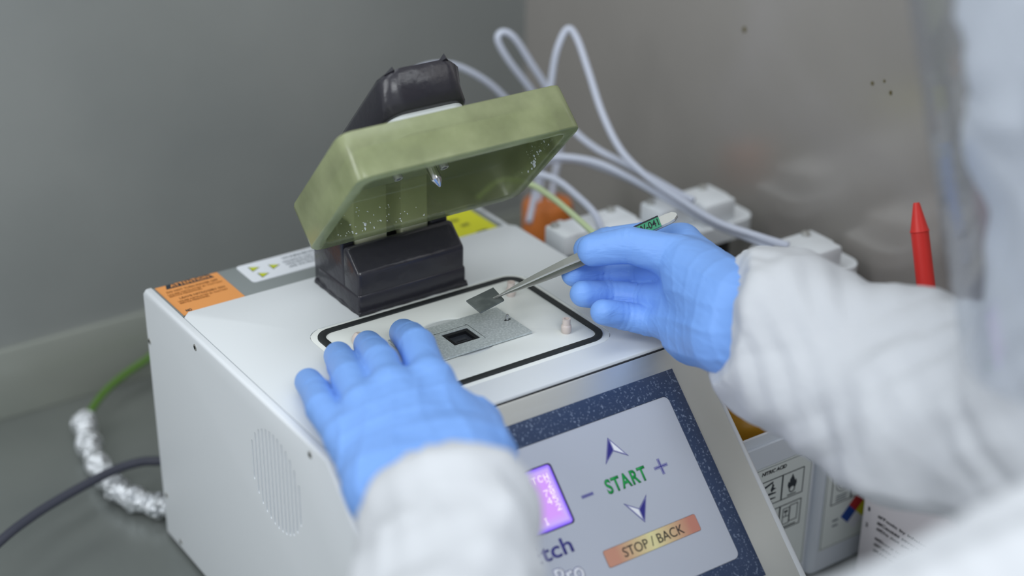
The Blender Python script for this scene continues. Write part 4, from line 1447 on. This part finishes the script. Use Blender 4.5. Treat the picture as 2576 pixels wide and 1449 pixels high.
# thumb folded in under the palm edge
thl = Z([(0.0470, -0.0810, 0.0260), (0.0680, -0.0450, 0.0200), (0.0690, -0.0060, 0.0145), (0.0560, 0.0160, 0.0112)])
thumb = finger(P_, thl, (0.0180, 0.0145, 0.0110, 0.0095), 0.008)
palm = smin(palm, thumb, 0.014)
D = palm
for js, rs, kk in ((idx_, (0.0120, 0.0114, 0.0104, 0.0093), 0.008), (mid_, (0.0120, 0.0114, 0.0105, 0.0094), 0.008),
                   (rin_, (0.0112, 0.0107, 0.0100, 0.0092), 0.006), (pin_, (0.0106, 0.0098, 0.0092, 0.0086), 0.005)):
    fd = finger(P_, js, rs)
    fd_p = smin(palm, fd, kk)
    D = smin(D, fd_p, 0.0012)
D = D - wave_folds(P_, (((0.75, -0.45, 0.2), 190, 0.4, 1.0), ((0.3, 0.9, 0.1), 150, 1.9, 0.6)), 0.0011) * np.clip((0.01 - P_[..., 1]) / 0.05, 0, 1)
V, Q = surface_nets(D, lo, H_)
V = relax(V, Q, 3)
mesh_np('glove', V, Q, M['glove'], pers, label='blue left glove with fingertips resting on the deck')

# ---- right hand: thumb towards the viewer, pinching the tweezers, three fingers extended left
lo, hi = (0.180, -0.125, ZT - 0.025), (0.305, 0.085, ZT + 0.105)
P_ = grid(lo, hi, H_)
th_ = Z([(0.2423, -0.0460, 0.0564), (0.2461, -0.0026, 0.0640), (0.2301, 0.0236, 0.0652), (0.2120, 0.0383, 0.0605)])
ix_ = Z([(0.2720, 0.0219, 0.0565), (0.2645, 0.0520, 0.0500), (0.2420, 0.0625, 0.0490), (0.2230, 0.0590, 0.0500)])
md_ = Z([(0.2584, 0.0086, 0.0460), (0.2511, 0.0416, 0.0325), (0.2328, 0.0566, 0.0320), (0.2120, 0.0575, 0.0360)])
rg_ = Z([(0.2465, -0.0067, 0.0343), (0.2416, 0.0248, 0.0233), (0.2251, 0.0375, 0.0250), (0.2045, 0.0376, 0.0318)])
pk_ = Z([(0.2371, -0.0170, 0.0245), (0.2344, 0.0051, 0.0175), (0.2215, 0.0157, 0.0205), (0.2049, 0.0167, 0.0275)])
w0 = Z([(0.2455, -0.0660, 0.0600), (0.2400, -0.0700, 0.0590), (0.2340, -0.0740, 0.0520), (0.2280, -0.0790, 0.0440), (0.2330, -0.1150, 0.0540)])
palm = cone(P_, w0[0], ix_[0], 0.0150, 0.0120)
palm = smin(palm, cone(P_, w0[1], md_[0], 0.0160, 0.0120), 0.012)
palm = smin(palm, cone(P_, w0[2], rg_[0], 0.0160, 0.0120), 0.012)
palm = smin(palm, cone(P_, w0[3], pk_[0], 0.0165, 0.0125), 0.012)
palm = smin(palm, cone(P_, w0[0] + np.array([0, 0, -0.004], np.float32), w0[4] + np.array([0, 0, 0.008], np.float32), 0.0190, 0.0230), 0.012)
palm = smin(palm, cone(P_, w0[3], w0[4] + np.array([0, 0, -0.008], np.float32), 0.0180, 0.0230), 0.012)
# thenar and hypothenar pads
palm = smin(palm, cone(P_, w0[1] + np.array([-0.004, 0.008, 0.0], np.float32), (th_[0] + th_[1]) / 2 + np.array([0, 0, -0.004], np.float32), 0.0170, 0.0150), 0.014)
palm = smin(palm, cone(P_, w0[3] + np.array([-0.003, 0.010, -0.004], np.float32), pk_[0] + np.array([-0.001, -0.018, -0.004], np.float32), 0.0150, 0.0140), 0.014)
thd = finger(P_, th_, (0.0185, 0.0128, 0.0112, 0.0098), 0.008)
palm = smin(palm, thd, 0.012)
D = palm
for js, rs in ((ix_, (0.0120, 0.0108, 0.0100, 0.0090)), (md_, (0.0118, 0.0104, 0.0096, 0.0086)),
               (rg_, (0.0116, 0.0104, 0.0097, 0.0086)), (pk_, (0.0112, 0.0098, 0.0092, 0.0082))):
    fd = finger(P_, js, rs, crease=0.0009)
    D = smin(D, smin(palm, fd, 0.006), 0.0010)
ctr = np.array([0.236, -0.012, 0.045 + ZT], np.float32)
D = D - wave_folds(P_, (((0.5, 0.2, 0.85), 170, 0.7, 1.0), ((0.2, 0.75, -0.6), 210, 2.2, 0.7)), 0.0008) * np.clip((0.03 - P_[..., 1]) / 0.06, 0.15, 1)
V, Q = surface_nets(D, lo, H_)
V = relax(V, Q, 3)
mesh_np('glove', V, Q, M['glove'], pers, label='blue right glove pinching the tweezers')

# ---- coverall: torso, sleeves and hood as one continuous skin
HS = 0.0046
lo, hi = (-0.20, -0.84, -0.12), (0.62, -0.040, 0.70)
P_ = grid(lo, hi, HS)
HC = np.array([0.2775, -0.3015, 0.515])              # head centre
FW = np.array([-0.35, 0.85, -0.30]); FW /= np.linalg.norm(FW)     # facing
RT = np.cross(FW, [0, 0, 1.0]); RT /= np.linalg.norm(RT)
UP = np.cross(RT, FW)
HR = np.stack([RT, FW, UP], 1)                      # head axes: right, forward, up
hl = lambda x, y, z: HC + RT * x + FW * y + UP * z
shR, shL = np.array([0.425, -0.450, 0.405]), np.array([0.170, -0.490, 0.375])
chest, pelvis = np.array([0.300, -0.545, 0.270]), np.array([0.330, -0.665, -0.110])
neck = np.array([0.290, -0.420, 0.420])
D = ell(P_, chest, (0.165, 0.120, 0.160))
D = smin(D, cone(P_, chest, pelvis, 0.135, 0.140), 0.06)
D = smin(D, cone(P_, shR, shL, 0.068, 0.068), 0.06)
D = smin(D, cone(P_, chest + np.array([0, 0.04, 0.08]), neck, 0.085, 0.080), 0.05)
D = smin(D, cone(P_, neck, hl(0, -0.015, -0.04), 0.080, 0.098), 0.04)
D = smin(D, ell(P_, hl(0, -0.012, 0.025), (0.101, 0.126, 0.132), HR), 0.03)
D = smin(D, cone(P_, hl(0, 0.034, -0.085), hl(0, 0.035, -0.215), 0.070, 0.092), 0.035)
face_cut = ell(P_, hl(0, 0.105, 0.012), (0.066, 0.085, 0.078), HR)
D = np.maximum(D, -face_cut)
ar = [(0.2378, -0.0691, 0.2661), (0.2408, -0.0896, 0.2602), (0.2445, -0.1152, 0.2561), (0.2561, -0.1524, 0.2528), (0.2648, -0.2042, 0.254), (0.2798, -0.2682, 0.2665)]
rr_ = (0.0320, 0.0445, 0.0485, 0.0515, 0.0555, 0.0600)
A = None
for a, b_, ra, rb in zip(ar, ar[1:], rr_, rr_[1:]):
    c = cone(P_, a, b_, ra, rb)
    A = c if A is None else smin(A, c, 0.012)
A = smin(A, cone(P_, ar[-1], shR, 0.064, 0.078), 0.03)
al = [(-0.0040, -0.1270, 0.2440), (-0.0160, -0.1480, 0.2470), (-0.0410, -0.1870, 0.2520), (-0.0660, -0.2420, 0.2460), (-0.0900, -0.3200, 0.2220)]
rl_ = (0.0320, 0.0420, 0.0440, 0.0450, 0.0440)
B = None
for a, b_, ra, rb in zip(al, al[1:], rl_, rl_[1:]):
    c = cone(P_, a, b_, ra, rb)
    B = c if B is None else smin(B, c, 0.012)
B = smin(B, cone(P_, al[-1], shL, 0.044, 0.070), 0.03)
D = smin(D, A, 0.03)
D = smin(D, B, 0.03)
# flat cuff ends
for p, ax in ((np.array((0.2362, -0.0661, 0.2673)), np.array((-0.71, 0.654, 0.264))), (np.array(al[0]), np.array((0.40, 0.90, -0.12)))):
    ax = ax / np.linalg.norm(ax)
    sd = (P_ - p) @ ax.astype(np.float32)
    nearc = np.linalg.norm(P_ - p.astype(np.float32), axis=-1) < 0.075
    D = np.where(nearc, np.maximum(D, sd), D)
V, Q = surface_nets(D, lo, HS)
V = relax(V, Q, 8)
o = mesh_np('coverall', V, Q, None, pers, label='white hooded coverall')
md = o.modifiers.new('s', 'SUBSURF'); md.levels = 1; md.render_levels = 1
bpy.context.view_layer.update()
dg = bpy.context.evaluated_depsgraph_get()
nm = bpy.data.meshes.new_from_object(o.evaluated_get(dg))
o.modifiers.clear(); o.data = nm; nm.name = 'coverall'
n_ = len(nm.vertices)
co = np.empty(n_ * 3, np.float32); nm.vertices.foreach_get('co', co)
no = np.empty(n_ * 3, np.float32); nm.vertex_normals.foreach_get('vector', no)
co = co.reshape(-1, 3); no = no.reshape(-1, 3)
W = co + np.array(wloc(pers), np.float32)


def facet(W, d, f_, ph, warp):
    w1 = np.sin(W @ np.array((23, -11, 17), np.float32) + ph) + 0.7 * np.sin(W @ np.array((-9, 27, 31), np.float32) + 1.3 * ph)
    w2 = 0.5 * np.sin(W @ np.array((53, 37, -41), np.float32) + 2.1 * ph)
    t_ = np.arcsin(0.985 * np.sin(W @ np.array(d, np.float32) * f_ + warp * (w1 + w2) + ph)) / 1.5708
    return t_


def patch(W, ph, f_=1.0):
    return 0.5 + 0.5 * np.sin(W @ np.array((17, 29, -13), np.float32) * f_ + ph) * np.sin(W @ np.array((-21, 13, 25), np.float32) * f_ + 2 * ph)


fold = (0.0046 * facet(W, (0.35, 0.90, 0.10), 48, 0.3, 1.1) + 0.0042 * facet(W, (-0.6, 0.55, 0.6), 66, 1.7, 1.2)
        + 0.0030 * facet(W, (0.75, 0.35, -0.55), 112, 2.9, 1.3) * patch(W, 0.4)
        + 0.0019 * facet(W, (0.2, 0.7, 0.75), 220, 4.1, 1.8) * patch(W, 1.9, 1.6) + 0.0012 * facet(W, (0.8, -0.5, 0.4), 330, 0.9, 2.0) * patch(W, 3.3, 2.1))
# gathered elastic cuffs: fine pleats running along the sleeve near the hem
for p, q in ((ar[0], ar[2]), (al[0], al[2])):
    p, q = np.array(p, np.float32), np.array(q, np.float32)
    ax = (q - p) / np.linalg.norm(q - p)
    rel = W - p
    s_ = rel @ ax
    u = np.cross(ax, (0, 0, 1)); u /= np.linalg.norm(u); v = np.cross(ax, u)
    phi = np.arctan2(rel @ v, rel @ u)
    near = np.exp(-((s_ - 0.0) / 0.02) ** 2) * (np.linalg.norm(rel, axis=1) < 0.08)
    fold = fold * (1 - 0.6 * near) + near * 0.0008 * np.sin(phi * 17 + 2 * np.sin(phi * 5))
co = co + no * fold[:, None]
nm.vertices.foreach_set('co', co.ravel())
nm.polygons.foreach_set('use_smooth', [True] * len(nm.polygons))
nm.materials.clear(); nm.materials.append(M['suit'])
nm.update()

# ---- head inside the hood
H3 = 0.0028
lo, hi = HC - 0.16, HC + 0.16
P_ = grid(lo, hi, H3)
q = (P_ - HC.astype(np.float32)) @ HR.astype(np.float32)


def eq(c, r_):
    k = np.linalg.norm((q - np.array(c, np.float32)) / np.array(r_, np.float32), axis=-1)
    return (k - 1) * min(r_)


D = eq((0, -0.012, 0.030), (0.072, 0.092, 0.088))
D = smin(D, eq((0, 0.030, -0.045), (0.052, 0.058, 0.070)), 0.03)
D = smin(D, eq((0, 0.070, -0.092), (0.022, 0.018, 0.018)), 0.02)
D = smin(D, cone(q, (0, -0.02, -0.06), (0, -0.045, -0.14), 0.052, 0.055), 0.03)
D = smin(D, cone(q, (0, 0.082, 0.004), (0, 0.098, -0.030), 0.007, 0.0105), 0.010)
for sx in (-1, 1):
    D = smin(D, cone(q, (0, 0.094, -0.034), (sx * 0.012, 0.092, -0.036), 0.008, 0.007), 0.006)
    D = np.maximum(D, -eq((sx * 0.032, 0.094, 0.004), (0.017, 0.012, 0.010)))
    D = smin(D, cone(q, (sx * 0.014, 0.084, 0.020), (sx * 0.050, 0.070, 0.020), 0.006, 0.006), 0.008)
    D = smin(D, eq((sx * 0.072, -0.010, -0.004), (0.009, 0.018, 0.030)), 0.006)
D = smin(D, cone(q, (-0.018, 0.082, -0.062), (0.018, 0.082, -0.062), 0.006, 0.006), 0.006)
D = smin(D, cone(q, (-0.015, 0.080, -0.072), (0.015, 0.080, -0.072), 0.007, 0.007), 0.005)
V, Q = surface_nets(D, lo, H3)
V = relax(V, Q, 4)
hd = mesh_np('head', V, Q, M['skin'], pers)
for sx in (-1, 1):
    e = lathe('eye', [(0.0001, -0.0115), (0.006, -0.0098), (0.0100, -0.0055), (0.0115, 0), (0.0100, 0.0055), (0.006, 0.0098), (0.0045, 0.0106)], hl(sx * 0.032, 0.0765, 0.004), M['eyewhite'], hd, axis=FW, n=16)
    lathe('iris', [(0.0050, 0.0100), (0.0048, 0.0110), (0.0020, 0.0117)], hl(sx * 0.032, 0.0765, 0.004), M['iris'], hd, axis=FW, n=16)
    V, F = tube_geo(np.array([hl(sx * 0.014, 0.089, 0.026), hl(sx * 0.032, 0.087, 0.030), hl(sx * 0.050, 0.074, 0.026)]), [0.0028, 0.0034, 0.002], 8)
    add('eyebrow', V, F, M['hair'], hd, smooth=True)
V, F = tube_geo(np.array([hl(-0.022, 0.083, -0.067), hl(0, 0.0905, -0.066), hl(0.022, 0.083, -0.067)]), [0.002, 0.0045, 0.002], 8)
add('lips', V, F, M['lip'], hd, smooth=True)

# ---- face shield
fs_pts_in, nA, nB = [], 26, 8
bm = bmesh.new()
rows = []
for t in (0.0, 0.0012):
    rw = []
    for i in range(nA + 1):
        a = math.radians(-82 + 164 * i / nA)
        for j in range(nB + 1):
            zz = 0.105 - 0.265 * j / nB
            rad = 0.113 + t + 0.010 * (1 - j / nB) * 0
            rw.append(bm.verts.new(Vector(hl(rad * 0.98 * math.sin(a), 0.006 + rad * math.cos(a) + 0.010 * (j / nB), zz))))
    rows.append(rw)
W_ = nB + 1
for i in range(nA):
    for j in range(nB):
        a, b_, c, d = i * W_ + j, (i + 1) * W_ + j, (i + 1) * W_ + j + 1, i * W_ + j + 1
        bm.faces.new([rows[0][k] for k in (a, b_, c, d)])
        bm.faces.new([rows[1][k] for k in (d, c, b_, a)])
edge = [i * W_ for i in range(nA + 1)] + [nA * W_ + j for j in range(1, W_)] + [i * W_ + nB for i in range(nA - 1, -1, -1)] + [j for j in range(nB - 1, 0, -1)]
for a, b_ in zip(edge, edge[1:] + edge[:1]):
    bm.faces.new((rows[0][a], rows[0][b_], rows[1][b_], rows[1][a]))
shd = add_bm('face_shield', bm, M['visor'], pers, smooth=True, sharp=50, label='clear curved face shield')
band = []
for i in range(33):
    a = math.radians(-100 + 200 * i / 32)
    band.append(hl(0.1115 * 0.98 * math.sin(a), 0.006 + 0.1115 * math.cos(a), 0.098))
V, F = [], []
for i, p in enumerate(band):
    rad = (p - HC - UP * 0.098); rad = rad / np.linalg.norm(rad)
    for (du, dr) in ((-0.011, 0), (0.011, 0), (0.011, -0.005), (-0.011, -0.005)):
        V.append(p + UP * du + rad * dr)
for i in range(len(band) - 1):
    for k in range(4):
        F.append((i * 4 + k, i * 4 + (k + 1) % 4, (i + 1) * 4 + (k + 1) % 4, (i + 1) * 4 + k))
F += [(0, 1, 2, 3), tuple(len(V) - 4 + k for k in (3, 2, 1, 0))]
fix(add('brow_band', V, F, M['motor'], shd))
